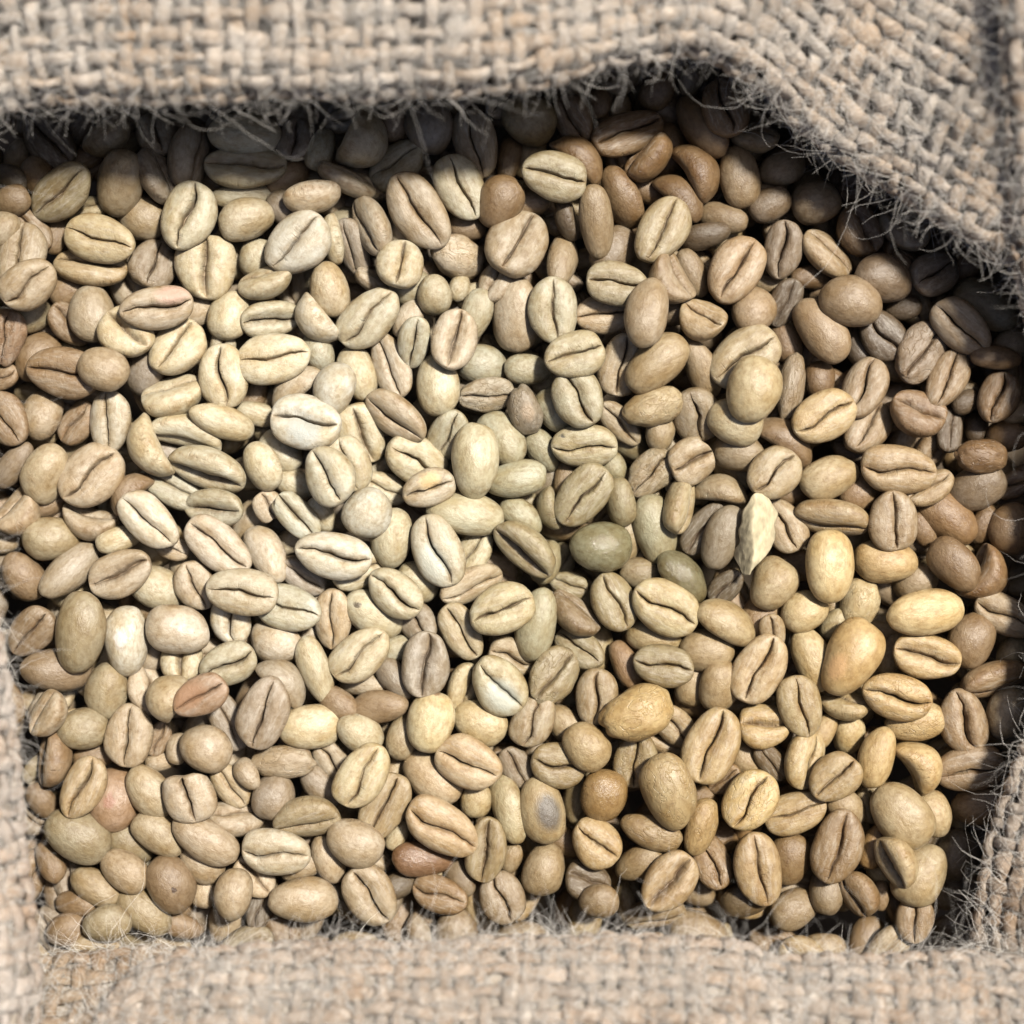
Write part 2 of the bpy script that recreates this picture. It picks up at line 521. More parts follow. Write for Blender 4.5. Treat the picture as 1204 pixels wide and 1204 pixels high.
# right side, low and leaning in near the bottom corner
right_ctrl = [(1256, 356, 12, .5, 8, 4), (1254, 506, 10, .5, 0, 4), (1244, 656, 9, .5, 0, 4), (1226, 806, 9, .5, 0, 4), (1196, 890, 9, .6, 2, 3), (1172, 960, 8, .7, 4, 3), (1152, 1030, 6, .8, 4, 3),
              (1144, 1120, 5, .8, 0, 3), (1142, 1266, 5, .8, 0, 3)]
make_fold(right_ctrl, 30, 9, 37, (.37, .315, .26), .8, 7000, 90)
# low inner wall at the bottom left, behind the bottom roll
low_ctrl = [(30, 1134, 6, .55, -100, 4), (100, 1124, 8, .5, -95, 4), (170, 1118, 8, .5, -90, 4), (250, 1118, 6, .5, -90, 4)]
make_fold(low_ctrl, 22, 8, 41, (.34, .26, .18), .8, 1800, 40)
# thick bottom roll
bot_ctrl = [(140, 1157, 13.6, .1, -115, 6), (175, 1125, 14.9, .22, -98, 6), (260, 1111, 16.1, .25, -92, 6), (400, 1101, 17.4, .25, -90, 6), (600, 1099, 17.4, .25, -90, 6), (760, 1105, 17.4, .25, -90, 6),
            (900, 1115, 16.7, .25, -90, 6), (1050, 1123, 16.1, .25, -88, 6), (1180, 1123, 16.1, .25, -88, 6), (1300, 1125, 16.1, .25, -88, 6)]
make_fold(bot_ctrl, 32, 11, 53, (.40, .340, .285), 1.9, 15000, 260, pitch=3.0)
# upright fold standing at the top right edge
strip_ctrl = [(1180, -90, 29, .2, 0, 3), (1184, 60, 27, .2, 0, 3), (1188, 200, 21, .2, 0, 3), (1194, 300, 16, .2, 0, 3), (1208, 380, 12.0, .2, 0, 3)]
make_fold(strip_ctrl, 14, 10, 67, (.44, .385, .335), .6, 1800, 40)
print("yarns", n_yarn)

# floor under the sack
me = mesh_np("ground", [(-1.5, -1.5, -.06), (1.5, -1.5, -.06), (1.5, 1.5, -.06), (-1.5, 1.5, -.06)], [(0, 1, 2, 3)], False)
me.materials.append(M_ground)
g = bpy.data.objects.new("ground", me); C.objects.link(g); g["kind"] = "structure"

# ---------------------------------------------------------------- beans
def bean_geo(seed, nth=44, fl='', top_u=None, nbot=13):
    """one bean, half length 1 along x, half width 1 along y, flat face up; returns V, F, seam, face"""
    r = np.random.default_rng(seed)
    hollow, kid, lump, chip, lobes, wrink = ('h' in fl), ('k' in fl), ('l' in fl), ('x' in fl), ('n' in fl), ('w' in fl)
    us = top_u if top_u is not None else [0, .011, .028, .045, .065, .09, .13, .19, .28, .40, .53, .66, .78, .88, .955]
    us = sorted(set([-u for u in us] + list(us)), reverse=True)
    phi_t = np.arccos(us)
    phi_b = np.linspace(math.pi, 2 * math.pi, nbot)
    phi = np.r_[phi_t, phi_b]
    th = (1 - np.cos(np.linspace(0, math.pi, nth))) / 2
    th = .5 * (th * math.pi) + .5 * np.linspace(0, math.pi, nth)
    th = th[1:-1]
    TH, PH = np.meshgrid(th, phi, indexing='ij')
    x = -np.cos(TH); s = np.sin(TH) ** r.uniform(.74, .96)
    u = np.cos(PH); top = np.sin(PH) > 0
    egg = r.uniform(-.13, .13)
    w0 = r.uniform(.028, .054)
    dep = r.uniform(.36, .50)
    bw = r.uniform(.16, .30); bd = r.uniform(.07, .22)
    if hollow: bw, bd = r.uniform(.32, .42), r.uniform(.26, .34); w0 *= 1.5
    if lobes: w0 *= 1.5; bw = .25; bd = .16
    xs = x[:, 0]
    X3 = np.stack([xs, xs * 0, xs * 0], 1)
    wid = w0 * (1 + .75 * noise3(X3, seed + 3, 5.0)).clip(.35, 2.2)
    mask = (1 - (np.abs(xs) / .95) ** 6).clip(0, 1)
    mask = mask * (.75 + .25 * noise3(X3, seed + 9, 3.5)).clip(.3, 1)
    face_h = .46 * (1 - np.abs(u) ** 2.8).clip(0, 1) ** .60
    off_b = r.uniform(-.12, .12) if hollow else 0
    broad = bd * np.exp(-((u - off_b) / bw) ** 2)
    slit = dep * np.exp(-(np.abs(u) / wid[:, None]) ** 1.6) * mask[:, None]
    zt = (face_h - broad * (mask[:, None] ** .5)) - slit
    zb = -.86 * np.sqrt((1 - u * u).clip(0, 1))
    z = np.where(top, zt, zb) * s
    A = r.uniform(-.13, .13); B = r.uniform(.02, .07); ph = r.uniform(0, 6)
    yc = A * np.sin(math.pi * xs * .95) + B * np.sin(4.5 * xs + ph) + .030 * noise3(X3, seed + 5, 15.0) + .014 * noise3(X3, seed + 6, 38.0)
    if lobes: yc *= .5
    y = u * s * (1 + egg * x) + np.where(top, yc[:, None] * (1 - np.abs(u) ** 1.5) * s, 0)
    z = z + .12
    if kid:
        z = z + .42 * (x ** 2 - .3)
    else:
        z = z + r.uniform(-.02, .12) * (x ** 2 - .3)
    y = y + r.uniform(-.06, .06) * (x ** 2 - .3)
    V = np.stack([x, y, z], -1).reshape(-1, 3)
    Vn = V.copy()
    amp = .075 if not lump else .14
    rad = 1 + amp * noise3(Vn, seed + 21, 2.3) + (.02 if not wrink else .045) * noise3(Vn, seed + 33, 6.5)
    if wrink:
        rad += .09 * np.abs(noise3(Vn * [.5, 1.6, 1.6], seed + 45, 4.2)) - .04
    V = V * rad[:, None]
    V[:, 2] += np.where(top.ravel(), .022 * noise3(Vn, seed + 50, 5.5), 0) * s.ravel()
    if chip:
        lim = .52 + .22 * noise3(V * [0, 1, 1], seed + 61, 4.0) + .10 * V[:, 1]
        over = V[:, 0] > lim
        V[:, 0] = np.where(over, lim + (V[:, 0] - lim) * .12, V[:, 0])
    nr = len(phi); n = len(th)
    seam = (np.exp(-(np.abs(u) / (wid[:, None] * .85)) ** 2) * mask[:, None] * top)
    if hollow: seam = np.maximum(seam, .55 * np.exp(-((u - off_b) / (bw * .6)) ** 2) * mask[:, None] * top)
    face = np.where(top, np.clip((1 - np.abs(u)) * 5, 0, 1), 0)
    near = np.where(top, np.exp(-(np.abs(u) / .22) ** 1.3), 0) + np.exp(-((np.abs(u) - 1) / .10) ** 2) * .8
    ends = np.array([[-1.0, 0, .12 + (.42 * .7 if kid else .05)], [1.0, 0, .12 + (.42 * .7 if kid else .05)]])
    ends[0] = V[:nr].mean(0) * [1, 1, 1] + [-.004, 0, 0]; ends[1] = V[-nr:].mean(0) + [.004, 0, 0]
    i = np.arange(n - 1)[:, None] * nr; j = np.arange(nr)[None, :]; jn = (j + 1) % nr
    F = np.stack([i + j, i + jn, i + nr + jn, i + nr + j], -1).reshape(-1, 4)
    j = j.ravel(); jn = jn.ravel()
    a = n * nr
    c0 = np.stack([np.full(nr, a), jn, j, j], 1)[:, :3]; c1 = np.stack([np.full(nr, a + 1), (n - 1) * nr + j, (n - 1) * nr + jn], 1)
    V = np.vstack([V, ends])
    seam = np.r_[seam.ravel(), 0, 0]; face = np.r_[face.ravel(), 0, 0]
    seam = np.stack([seam, np.r_[near.ravel(), .5, .5]], 1)
    return V, F, np.vstack([c0, c1]), seam, face

def mesh_mixed(name, V, F4, F3, attrs):
    me = bpy.data.meshes.new(name)
    V = np.asarray(V, np.float32)
    me.vertices.add(len(V)); me.vertices.foreach_set("co", V.ravel())
    li = np.r_[F4.ravel(), F3.ravel()].astype(np.int32)
    tot = np.r_[np.full(len(F4), 4), np.full(len(F3), 3)].astype(np.int32)
    me.loops.add(len(li)); me.loops.foreach_set("vertex_index", li)
    me.polygons.add(len(tot))
    me.polygons.foreach_set("loop_start", np.r_[0, np.cumsum(tot)[:-1]].astype(np.int32))
    me.polygons.foreach_set("loop_total", tot)
    me.update(calc_edges=True)
    me.polygons.foreach_set("use_smooth", np.ones(len(tot), bool))
    for an, av in attrs.items():
        av = np.asarray(av, np.float32)
        if av.ndim == 1:
            a = me.attributes.new(an, 'FLOAT', 'POINT'); a.data.foreach_set("value", av)
        elif av.shape[1] == 3:
            a = me.attributes.new(an, 'FLOAT_VECTOR', 'POINT'); a.data.foreach_set("vector", av.ravel())
        else:
            a = me.attributes.new(an, 'FLOAT_COLOR', 'POINT'); a.data.foreach_set("color", av.ravel())
    me.update()
    return me

KINDS = {'': 12, 'k': 4, 'h': 4, 'w': 4, 'l': 3, 'x': 3, 'n': 3}
LIB = {}
for kk, cnt in KINDS.items():
    LIB[kk] = []
    for q in range(cnt):
        V, F4, F3, seam, face = bean_geo(100 * (1 + list(KINDS).index(kk)) + q * 7, fl=kk)
        me = mesh_mixed("coffee_bean", V, F4, F3, dict(seam=seam[:, 0], near=seam[:, 1], face=face))
        me.materials.append(M_bean)
        LIB[kk].append(me)

COL = dict(c=(.370, .328, .222), w=(.385, .352, .268), i=(.425, .370, .235), k=(.345, .290, .205), g=(.312, .290, .206), t=(.292, .246, .172),
           b=(.215, .160, .098), y=(.318, .266, .172), Y=(.372, .302, .178), m=(.232, .198, .150), o=(.255, .222, .145), d=(.125, .104, .075),
           r=(.270, .190, .122), R=(.185, .118, .075), R2=(.275, .195, .100), G=(.215, .195, .125), D=(.150, .140, .092))
# light and shade painted into bean colours by region: paler left of the middle, olive in the centre, golden and brown to the right
LIGHT_TINT = [(360, 580, 230, (1.10, 1.13, 1.17)), (700, 630, 150, (.82, .82, .72)), (1010, 780, 170, (1.06, .99, .86)), (1000, 330, 190, (.74, .67, .60)),
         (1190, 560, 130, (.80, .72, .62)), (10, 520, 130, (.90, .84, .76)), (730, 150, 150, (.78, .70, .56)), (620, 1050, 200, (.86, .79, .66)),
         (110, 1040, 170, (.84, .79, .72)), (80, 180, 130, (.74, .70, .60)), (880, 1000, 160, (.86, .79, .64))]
def light_tint(x, y):
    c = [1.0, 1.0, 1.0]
    for px, py, sg, m in LIGHT_TINT:
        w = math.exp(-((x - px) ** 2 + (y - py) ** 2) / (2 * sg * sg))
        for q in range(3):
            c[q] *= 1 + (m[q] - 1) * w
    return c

def bean_matrix(b):
    x, y, z, L, W, ang, pitch, roll = b[:8]
    zz = z * PX
    wx, wy = world_xy(x, y, zz)
    R = Matrix.Rotation(math.radians(ang), 4, 'Z') @ Matrix.Rotation(math.radians(pitch), 4, 'Y') @ Matrix.Rotation(math.radians(-roll), 4, 'X')
    return Matrix.Translation((wx, wy, zz)) @ R @ Matrix.Diagonal((L / 2 * PX, W / 2 * PX, W / 2 * PX * 1.02, 1))

BEANS = [
(492,248,-0.5,100.8,61.5,-58,3.4,-7.4,'t','',"long bean with a deep dark seam, at the upper middle of the pile"),
(1004,774,11,91.2,65.8,60,-1.1,181,'Y','l',"big blotched golden bean, smooth back up, at the lower right of the pile"),
(786,931,11,95.5,63.7,-75,9.6,171.8,'y','',"large cracked tan bean, smooth back up, at the lower middle of the pile"),
(93,744,0,97.6,61.5,82,-9,190.4,'o','',"big smooth khaki bean, smooth back up, at the middle left of the pile"),
(351,285,-1.1,84.9,69,45,-7.7,5.3,'w','',"big pinkish white bean, seam up, at the upper left of the pile"),
(108,560,-11,84.9,67.9,42,2.5,6.7,'t','',"broad tan bean with a diagonal seam, at the middle left of the pile"),
(835,878,0,89.1,63.7,70,7.1,5.4,'y','',"large straw-coloured bean with a dark seam, at the lower right of the pile"),
(607,288,-7,84.9,70.2,60,21.6,-2.1,'t','n',"tan bean, seam up, slanting up right, right of the shrivelled pinkish bean"),
(520,972,0,93.4,59.4,-32,9.7,-2.7,'k','',"large dusty pink bean with a curling seam, at the lower middle of the pile"),
(243,314,-20.4,76.4,74.4,90,-1.4,0.3,'c','n',"bean split into two lobes, seam up, at the upper left of the pile"),
(221,254,-3.4,81.7,65.8,75,0.7,-4.3,'c','',"cream bean, seam up, standing upright, above the bean split into two lobes"),
(747,839,11,84.9,63.7,20,5.2,189.7,'Y','w',"wrinkled golden brown bean, smooth back up, at the lower middle of the pile"),
(984,995,2.1,89.1,59.4,72,-1.2,-1.4,'b','',"large tawny bean with a slanting black seam, at the lower right of the pile"),
(321,422,-9.8,89.1,61.5,8,-1.6,5.8,'c','',"broad cream bean with a jagged seam, at the upper left of the pile"),
(310,838,11.2,89.1,59.4,72,-3.7,-0.6,'m','',"large grey split bean, seam up, at the lower left of the pile"),
(865,318,-11,84.9,61.5,58,3.7,-5.5,'k','',"pinkish cream bean with a straight seam, at the upper right of the pile"),
(886,628,8,97.6,53,82,-2.8,-0.9,'i','u',"torn pale husk, at the middle right of the pile"),
(782,714,0,84.9,61.5,-30,1.8,-1.4,'c','',"broad cream bean with a ragged seam, in the centre of the pile"),
(359,496,4.5,80.6,65.8,-8,-5.7,9.5,'w','',"blue-stained white bean, seam up, at the middle left of the pile"),
(1062,958,11,82.8,63.7,-48,-4.4,182,'y','',"plump smooth tan bean, smooth back up, at the lower right of the pile"),
(1056,552,0,87,59.4,-5,1,-5.7,'y','',"large golden bean with a level seam, at the middle right of the pile"),
(559,543,1.4,89.1,57.3,85,-2.3,173.6,'c','',"big smooth greenish cream bean, smooth back up, in the centre of the pile"),
(393,652,9.3,89.1,57.3,-8,3.6,-0.7,'w','',"large pinkish white bean with a sagging seam, at the middle left of the pile"),
(515,647,0,89.1,57.3,-68,3.6,-5,'w','',"pale bean with a bluish open seam, in the centre of the pile"),
(891,1021,0,89.1,57.3,-80,5.2,8.8,'t','',"tall brown bean with a black seam, at the lower right of the pile"),
(118,281,-4.4,89.1,57.3,-17,-9,-3.4,'c','',"pale flat-faced bean with a level seam, at the upper left of the pile"),
(551,896,3,82.8,61.5,-22,-7.4,-6.5,'k','',"peach-cream bean with a brown seam, at the lower middle of the pile"),
(886,458,23.2,78.5,63.7,75,-4.2,175.2,'i','',"bright cream round-backed bean, at the middle right of the pile"),
(778,270,2.8,84.9,59.4,62,5,-5.7,'g','',"large pale bean with a long open seam, at the upper middle of the pile"),
(1089,720,11,93.4,53,7,9.1,179.3,'i','',"long smooth pale yellow bean, smooth back up, at the middle right of the pile"),
(891,787,0.4,82.8,59.4,65,0.9,1.8,'k','',"peach bean with a dark upright seam, at the lower right of the pile"),
(975,666,11,84.9,57.3,90,3.8,173.6,'i','',"bright ivory oval bean, smooth back up, at the middle right of the pile"),
(434,374,-11,84.9,57.3,45,-9.5,3.6,'c','',"cream bean, seam up, slanting up right, below and right of the smooth peach-cream bean"),
(290,198,-16.9,97.6,54.8,0,4.8,23.1,'g','h',"grey hollow-seamed bean, at the upper left of the pile"),
(786,1037,0,80.6,59.4,48,1.6,-5.1,'k','h',"round bean with a wide dark seam, at the lower middle of the pile"),
(91,983,-11,82.8,59.4,-30,5.1,180.1,'o','',"large khaki bean with a wrinkled end, at the lower left of the pile"),
(73,226,3.6,90.2,55.6,35,-22.6,-6,'o','',"olive bean, seam up, above and left of the pink-tinged bean with a crooked seam"),
(500,780,-1.1,78.5,59.4,85,-0.9,-8.5,'m','h',"shiny bean gaping open, hollow seam up, at the lower middle of the pile"),
(208,741,0.7,78.5,59.4,-15,4.6,176.9,'k','',"smooth pinkish cream bean, smooth back up, at the middle left of the pile"),
(590,717,9.9,78.5,59.4,22,5.5,5.7,'c','',"cream bean, seam up, slanting up right, above the blue-tinged pale bean"),
(588,806,2.6,76.4,61.5,-48,8.4,2,'g','',"blue-tinged pale bean, seam up, at the lower middle of the pile"),
(968,490,0,80.6,57.3,28,4.4,-3.6,'i','',"bright cream bean with an open seam, at the middle right of the pile"),
(244,551,-11,99.7,59.6,-18,-8.6,-55.5,'c','h',"boat-shaped open bean, seam facing down, at the middle left of the pile"),
(285,697,3.9,84.9,55.2,-8,-6,6.4,'y','',"creamy yellow bean with a low seam, at the middle left of the pile"),
(426,911,8.1,80.6,57.3,60,-2.2,-4.9,'i','',"bright cream bean with a diagonal seam, at the lower middle of the pile"),
(651,207,11.4,76.4,59.4,-12,4.3,-0.6,'g','',"grey-green flat-faced bean, at the upper middle of the pile"),
(1055,818,7.3,80.6,57.3,-10,-5.3,-9.6,'Y','',"bean with a cracked flat face, at the lower right of the pile"),
(772,427,-0.5,87,53,42,0.7,186.7,'y','',"smooth honey-coloured bean, smooth back up, at the upper middle of the pile"),
(650,365,0.5,78.5,59.4,-88,3.7,8.7,'g','',"yellowish green upright bean, seam up, at the upper middle of the pile"),
(541,220,-6.3,82.8,57.8,-65,2.8,7.8,'g','',"grey-green bean, seam up, slanting up left, above the shrivelled pinkish bean"),
(175,611,5.5,84.9,53,-42,0.6,-8.8,'w','',"white bean with a fine open seam, at the middle left of the pile"),
(143,673,-8.5,82.8,55.2,22,-8.7,0.9,'t','h',"bean with a gaping wrinkled seam, at the middle left of the pile"),
(358,1059,-11,82.8,55.2,-5,9.4,184.9,'t','',"big smooth brown bean against the lower sack roll, at the lower left of the pile"),
(882,941,0,76.4,59.4,55,1.4,7.3,'i','',"bright cream bean, seam up, slanting up right, right of the large cracked tan bean"),
(256,641,-11,87,53,-38,1.6,7.7,'k','',"pinkish bean, seam up, slanting up left, below the boat-shaped open bean"),
(686,583,-11,82.8,55.2,50,-8.4,-5.2,'o','',"yellow-green bean with a deep seam, in the centre of the pile"),
(325,1001,0,78.5,57.3,-5,2.6,-8,'w','',"pinkish white bean with a curved double seam, at the lower left of the pile"),
(75,438,-2.8,87,61.5,-8,-8.5,-0.7,'b','',"brown bean, seam up, lying level, below and right of the wrinkled reddish bean"),
(185,361,13.2,84.9,53,12,5.2,-5.2,'k','',"pink-tinged bean with a crooked seam, at the upper left of the pile"),
(222,933,11.6,70,63.7,-75,4.8,-0.2,'k','x',"pinkish broken-faced bean, at the lower left of the pile"),
(1000,355,2.1,74.3,60.5,-10,-5.1,170.9,'t','',"tan bean, smooth back up, above and right of the long pale brown smooth bean"),
(148,753,-11,84.9,53,-88,3.9,188,'w','',"speckled white oval bean, smooth back up, at the middle left of the pile"),
(152,865,-11,76.4,58.3,85,4.8,4.5,'t','',"round-faced tan bean with an upright seam, at the lower left of the pile"),
(707,642,-8.4,74.3,60.5,5,8.3,189.9,'G','',"big glossy olive bean, smooth back up, in the centre of the pile"),
(209,408,-11,74.3,61.5,52,6.7,10,'c','',"cream bean, seam up, slanting up right, below the bean split into two lobes"),
(1090,772,0,80.6,55.2,-12,-3.2,0.7,'Y','h',"cream bean with a dished face, at the lower right of the pile"),
(435,1050,-11,74.3,59.4,-55,8.2,1.5,'t','',"tan bean, seam up, slanting up left, below and left of the reddish brown bean"),
(1140,904,-11,80.6,55.2,8,-3.4,-8.8,'b','',"brown bean, seam up, lying level, below the brown bean with a crumpled face"),
(424,770,-9.5,78.5,55.2,42,-3.3,8.2,'c','',"smooth-faced cream bean with a faint seam, at the lower middle of the pile"),
(1049,612,0,70,61.5,-85,0.7,8.3,'t','',"pale brown bean with an upright seam, at the middle right of the pile"),
(1133,848,-11,76.4,59.4,-70,-1.8,0.6,'b','',"brown bean with a crumpled face, at the lower right of the pile"),
(263,442,-11,76.4,57.3,-85,4.5,-3,'c','',"cream bean, seam up, standing upright, above and left of the blue-stained white bean"),
(761,367,24.7,84.9,50.9,80,10.8,179.9,'k','',"pinkish bean, smooth back up, standing upright, above the smooth honey-coloured bean"),
(560,168,-22,87,54,-75,-2.5,-17.7,'t','',"tan bean, seam up, standing upright, poking out under the middle of the top fold"),
(1130,383,-3.2,82.8,54.8,-42,0,-26.1,'k','',"pinkish bean, seam up, slanting up left, below and left of the smooth olive-yellow bean"),
(637,952,-11,80.6,55.2,-78,-7.9,171.6,'y','',"bean with a burnt patch, smooth back up, at the lower middle of the pile"),
(59,166,-31.9,79.6,56.2,-50,-1.6,5,'d','',"dark brown bean, seam up, above and left of the pink-tinged bean with a crooked seam"),
(288,157,-14.2,87,50.9,0,14.8,174.5,'c','',"cream bean, smooth back up, lying level, poking out under the left of the top fold"),
(736,157,-22,89.1,51.3,25,16.5,5.2,'b','',"brown bean, seam up, slanting up right, poking out under the right of the top fold"),
(140,216,-7.6,79.6,55.2,75,-19.4,180.3,'t','',"tan bean, smooth back up, standing upright, above the pink-tinged bean with a crooked seam"),
(1082,416,-22,80.6,57.3,52,7.6,-5,'m','w',"greyish mauve wrinkled bean, seam up, slanting up right, above the round hollowed brown bean"),
(388,559,25.1,70,60.5,-60,-8,-15.2,'c','',"cream bean, seam up, slanting up left, above and left of the lumpy whitish bean"),
(548,605,-11,91.2,53,-10,2,183.9,'c','',"cream bean, smooth back up, below and right of the tan-patched bean with a faint seam"),
(966,388,-11,87,50.9,-55,-8.4,176.4,'t','',"long pale brown smooth bean, smooth back up, at the upper right of the pile"),
(201,1040,-11,72.1,57.3,-65,6.1,186.6,'b','',"brown bean with a pinhole, smooth back up, at the lower left of the pile"),
(940,828,0,76.4,53,-75,8,4.1,'o','',"yellow-olive bean with an open seam, at the lower right of the pile"),
(1159,358,-22,84.9,57.3,-33,-9.1,185.2,'o','',"smooth olive-yellow bean, smooth back up, at the upper right of the pile"),
(241,987,0.8,87,48.8,-32,1.5,178.1,'k','',"long smooth pink-cream bean, smooth back up, at the lower left of the pile"),
(505,148,-22,65.8,60.5,90,5.8,186.6,'m','',"greyish mauve bean, smooth back up, standing upright, left of the grey-green flat-faced bean"),
(687,524,-11,78.5,51.9,0,-1.4,-18.9,'c','',"bean with a round dark hole, seam up, in the centre of the pile"),
(607,372,-19.5,84.9,57.3,85,-11.1,187.5,'k','',"pinkish bean, smooth back up, standing upright, left of the yellowish green upright bean"),
(876,422,-11,89.1,64.8,35,-3.9,12.3,'c','',"cream bean, seam up, slanting up right, above the bright cream round-backed bean"),
(650,795,-11,76.4,55.2,50,7.5,-9.7,'o','w',"crinkled yellow-green bean, seam up, at the lower middle of the pile"),
(675,418,13.2,70,57.3,18,1.7,8.9,'g','',"pale green bean with a curved seam, at the upper middle of the pile"),
(98,925,-1.4,76.4,51.9,68,2.1,5.2,'y','',"honey-coloured bean, seam up, standing upright, above and left of the red-speckled round-backed bean"),
(506,849,0,72.1,55.2,75,7.9,186.1,'i','',"smooth cream bean with a dark tip, at the lower middle of the pile"),
(618,645,-2.2,82.8,56.4,-42,-1.6,-47.7,'o','h',"olive bean, seam facing lower left, slanting up left, left of the big glossy olive bean"),
(1041,661,-11,78.5,53,-3,2.1,172.9,'Y','',"smooth golden oval bean, smooth back up, at the middle right of the pile"),
(1082,1029,-9.4,80.6,63.7,55,8.5,181.1,'y','',"honey-coloured bean, smooth back up, slanting up right, below and right of the curled hollow shell"),
(417,991,1.7,70,55.2,-25,-1.4,175.7,'k','',"pinkish bean, smooth back up, slanting up left, left of the reddish brown bean"),
(534,400,6.1,70,55.2,75,9.3,-6.6,'k','h',"brown bean with a hollow face, at the upper middle of the pile"),
(910,557,0,67.9,57.3,42,5.2,4.5,'y','',"honey-coloured bean, seam up, slanting up right, left of the smooth greenish cream oval bean"),
(1078,486,-11,67.9,62.5,-25,-6.2,31.7,'b','h',"round hollowed brown bean, seam facing upper right, at the middle right of the pile"),
(623,139,-22,65.8,59.4,-20,16,182.2,'o','',"olive bean, smooth back up, lying level, poking out under the middle of the top fold"),
(34,334,30,69,55.6,38,-4.8,-9.4,'t','',"tan bean, seam up, slanting up right, above the wrinkled reddish bean"),
(451,949,-11,89.1,55.2,65,-8.1,2.9,'y','',"tawny bean with a long diagonal seam, at the lower middle of the pile"),
(466,697,1.1,72.1,53,-35,-2.9,-7.7,'c','',"cream bean, seam up, slanting up left, above and right of the star-marked bean"),
(853,127,2.7,72.1,53,-75,-9.8,-7.7,'b','',"brown bean, seam up, standing upright, poking out under the right of the top fold"),
(466,489,-3.8,82.8,51.3,-38,0.2,-39.9,'t','',"tan bean, seam facing lower left, slanting up left, right of the blue-stained white bean"),
(203,466,-18.8,76.4,59.6,15,3,48.5,'c','',"cream bean, seam facing up, lying level, above and right of the long crescent bean"),
(975,562,-11,74.3,50.9,18,7.9,178.3,'c','',"smooth greenish cream oval bean, smooth back up, at the middle right of the pile"),
(571,997,-11,82.8,48.8,80,-9.3,-1.2,'o','h',"open greenish tan bean, hollow seam up, at the lower middle of the pile"),
(129,495,-11,76.4,50.9,88,-8.9,8.8,'w','',"pinkish white bean standing upright in the picture, at the middle left of the pile"),
(721,708,-11,72.1,53.5,-65,-3.3,18.6,'o','',"olive bean, seam up, slanting up left, left of the dark glossy green bean"),
(680,467,7.2,67.9,59.4,-60,-0.9,-2.8,'g','',"grey-green bean, seam up, slanting up left, above the bean with a round dark hole"),
(364,854,-11,74.3,53,5,7.4,173.9,'c','',"cream bean, smooth back up, lying level, above and right of the wrinkled straw-coloured bean"),
(53,557,-11.5,72.1,55.2,60,-12.9,169,'y','',"honey-coloured bean, smooth back up, slanting up right, left of the long crescent bean"),
(360,961,-3.4,78.5,56.4,12,-5.9,-39.6,'o','',"olive bean, seam facing down, lying level, below and right of the wrinkled straw-coloured bean"),
(1010,270,-24.2,65.8,60.5,-60,15.3,27.5,'b','h',"brown bean, seam facing upper right, above and left of the smooth dusky mauve bean"),
(978,608,-11,89.1,52.2,-10,-7.7,-54.7,'y','',"honey-coloured bean, seam facing down, lying level, below the smooth greenish cream oval bean"),
(630,735,-7.7,89.1,48.8,80,-8.1,189.9,'g','',"grey-green bean, smooth back up, standing upright, above the crinkled yellow-green bean"),
(340,715,-11,78.5,55.2,-15,-6.9,9.1,'g','',"grey-green bean, seam up, lying level, left of the star-marked bean"),
(1121,664,0.6,74.3,52.5,-50,-5.7,150.4,'b','',"brown bean, smooth back up, slanting up left, right of the smooth golden oval bean"),
(81,671,-22,84.9,44.6,45,13,171.4,'t','',"tan bean, smooth back up, left of the bean with a gaping wrinkled seam"),
(702,991,-11,63.7,57.3,-40,-3.6,8.4,'y','',"honey-coloured bean, seam up, slanting up left, below the small orange round bean"),
(780,783,0,72.1,49.2,-10,-5.2,9.2,'o','',"olive bean with a shallow smiling seam, at the lower middle of the pile"),
(770,622,-20.9,82.8,50.9,-80,11.2,191.8,'g','',"grey-green bean, smooth back up, standing upright, above and left of the dark glossy green bean"),
(871,207,-22,74.3,48.8,-80,-2.2,190.7,'t','',"tan bean, smooth back up, standing upright, right of the grey-green flat-faced bean"),
(425,168,-9.1,76.4,65.9,60,-18.9,105.5,'y','k',"honey-coloured curved bean, smooth back up, slanting up right, right of the grey hollow-seamed bean"),
(981,914,8,63.7,55.2,45,-6,4.7,'y','',"honey-coloured bean, seam up, slanting up right, below and left of the narrow golden bean"),
(241,881,0,63.7,57.3,-30,-9.5,177,'k','',"plump pinkish white bean, smooth back up, at the lower left of the pile"),
(514,452,-11,74.3,50.9,-85,-5.8,170.6,'c','',"cream bean, smooth back up, standing upright, below the brown bean with a hollow face"),
(1143,753,-11,70,55.2,65,-1.3,172.9,'b','',"brown bean, smooth back up, right of the cream bean with a dished face"),
(934,956,-11,76.4,49.7,18,-8.6,16.7,'y','',"honey-coloured bean, seam up, lying level, below and left of the narrow golden bean"),
(1098,322,-18.6,69,53,32,23.1,1.9,'m','',"greyish mauve bean, seam up, slanting up right, right of the smooth dusky mauve bean"),
(508,913,-22,80.6,55.2,-38,-13.8,176.8,'k','',"pinkish bean, smooth back up, left of the peach-cream bean with a brown seam"),
(855,732,-3,78.5,54.9,-30,9.9,-126.5,'y','',"honey-coloured bean, smooth back up, slanting up left, below and left of the lumpy sand-coloured bean"),
(1155,947,-26.1,74.3,48.8,10,-10.6,169.7,'b','',"brown bean, smooth back up, lying level, below and right of the bent kidney-shaped bean"),
(724,333,0.8,69,53,-5,-2.1,2.9,'g','',"grey-green bean, seam up, lying level, above and right of the yellowish green upright bean"),
(911,687,-11,61.5,56.6,60,2.5,190.4,'y','l',"lumpy sand-coloured bean, smooth back up, at the middle right of the pile"),
(1040,328,-8.3,70,57.3,-20,18.6,178.8,'m','',"smooth dusky mauve bean, smooth back up, at the upper right of the pile"),
(38,742,-22,70,50.9,48,-16.8,0.6,'b','',"brown bean, seam up, slanting up right, left of the big smooth khaki bean"),
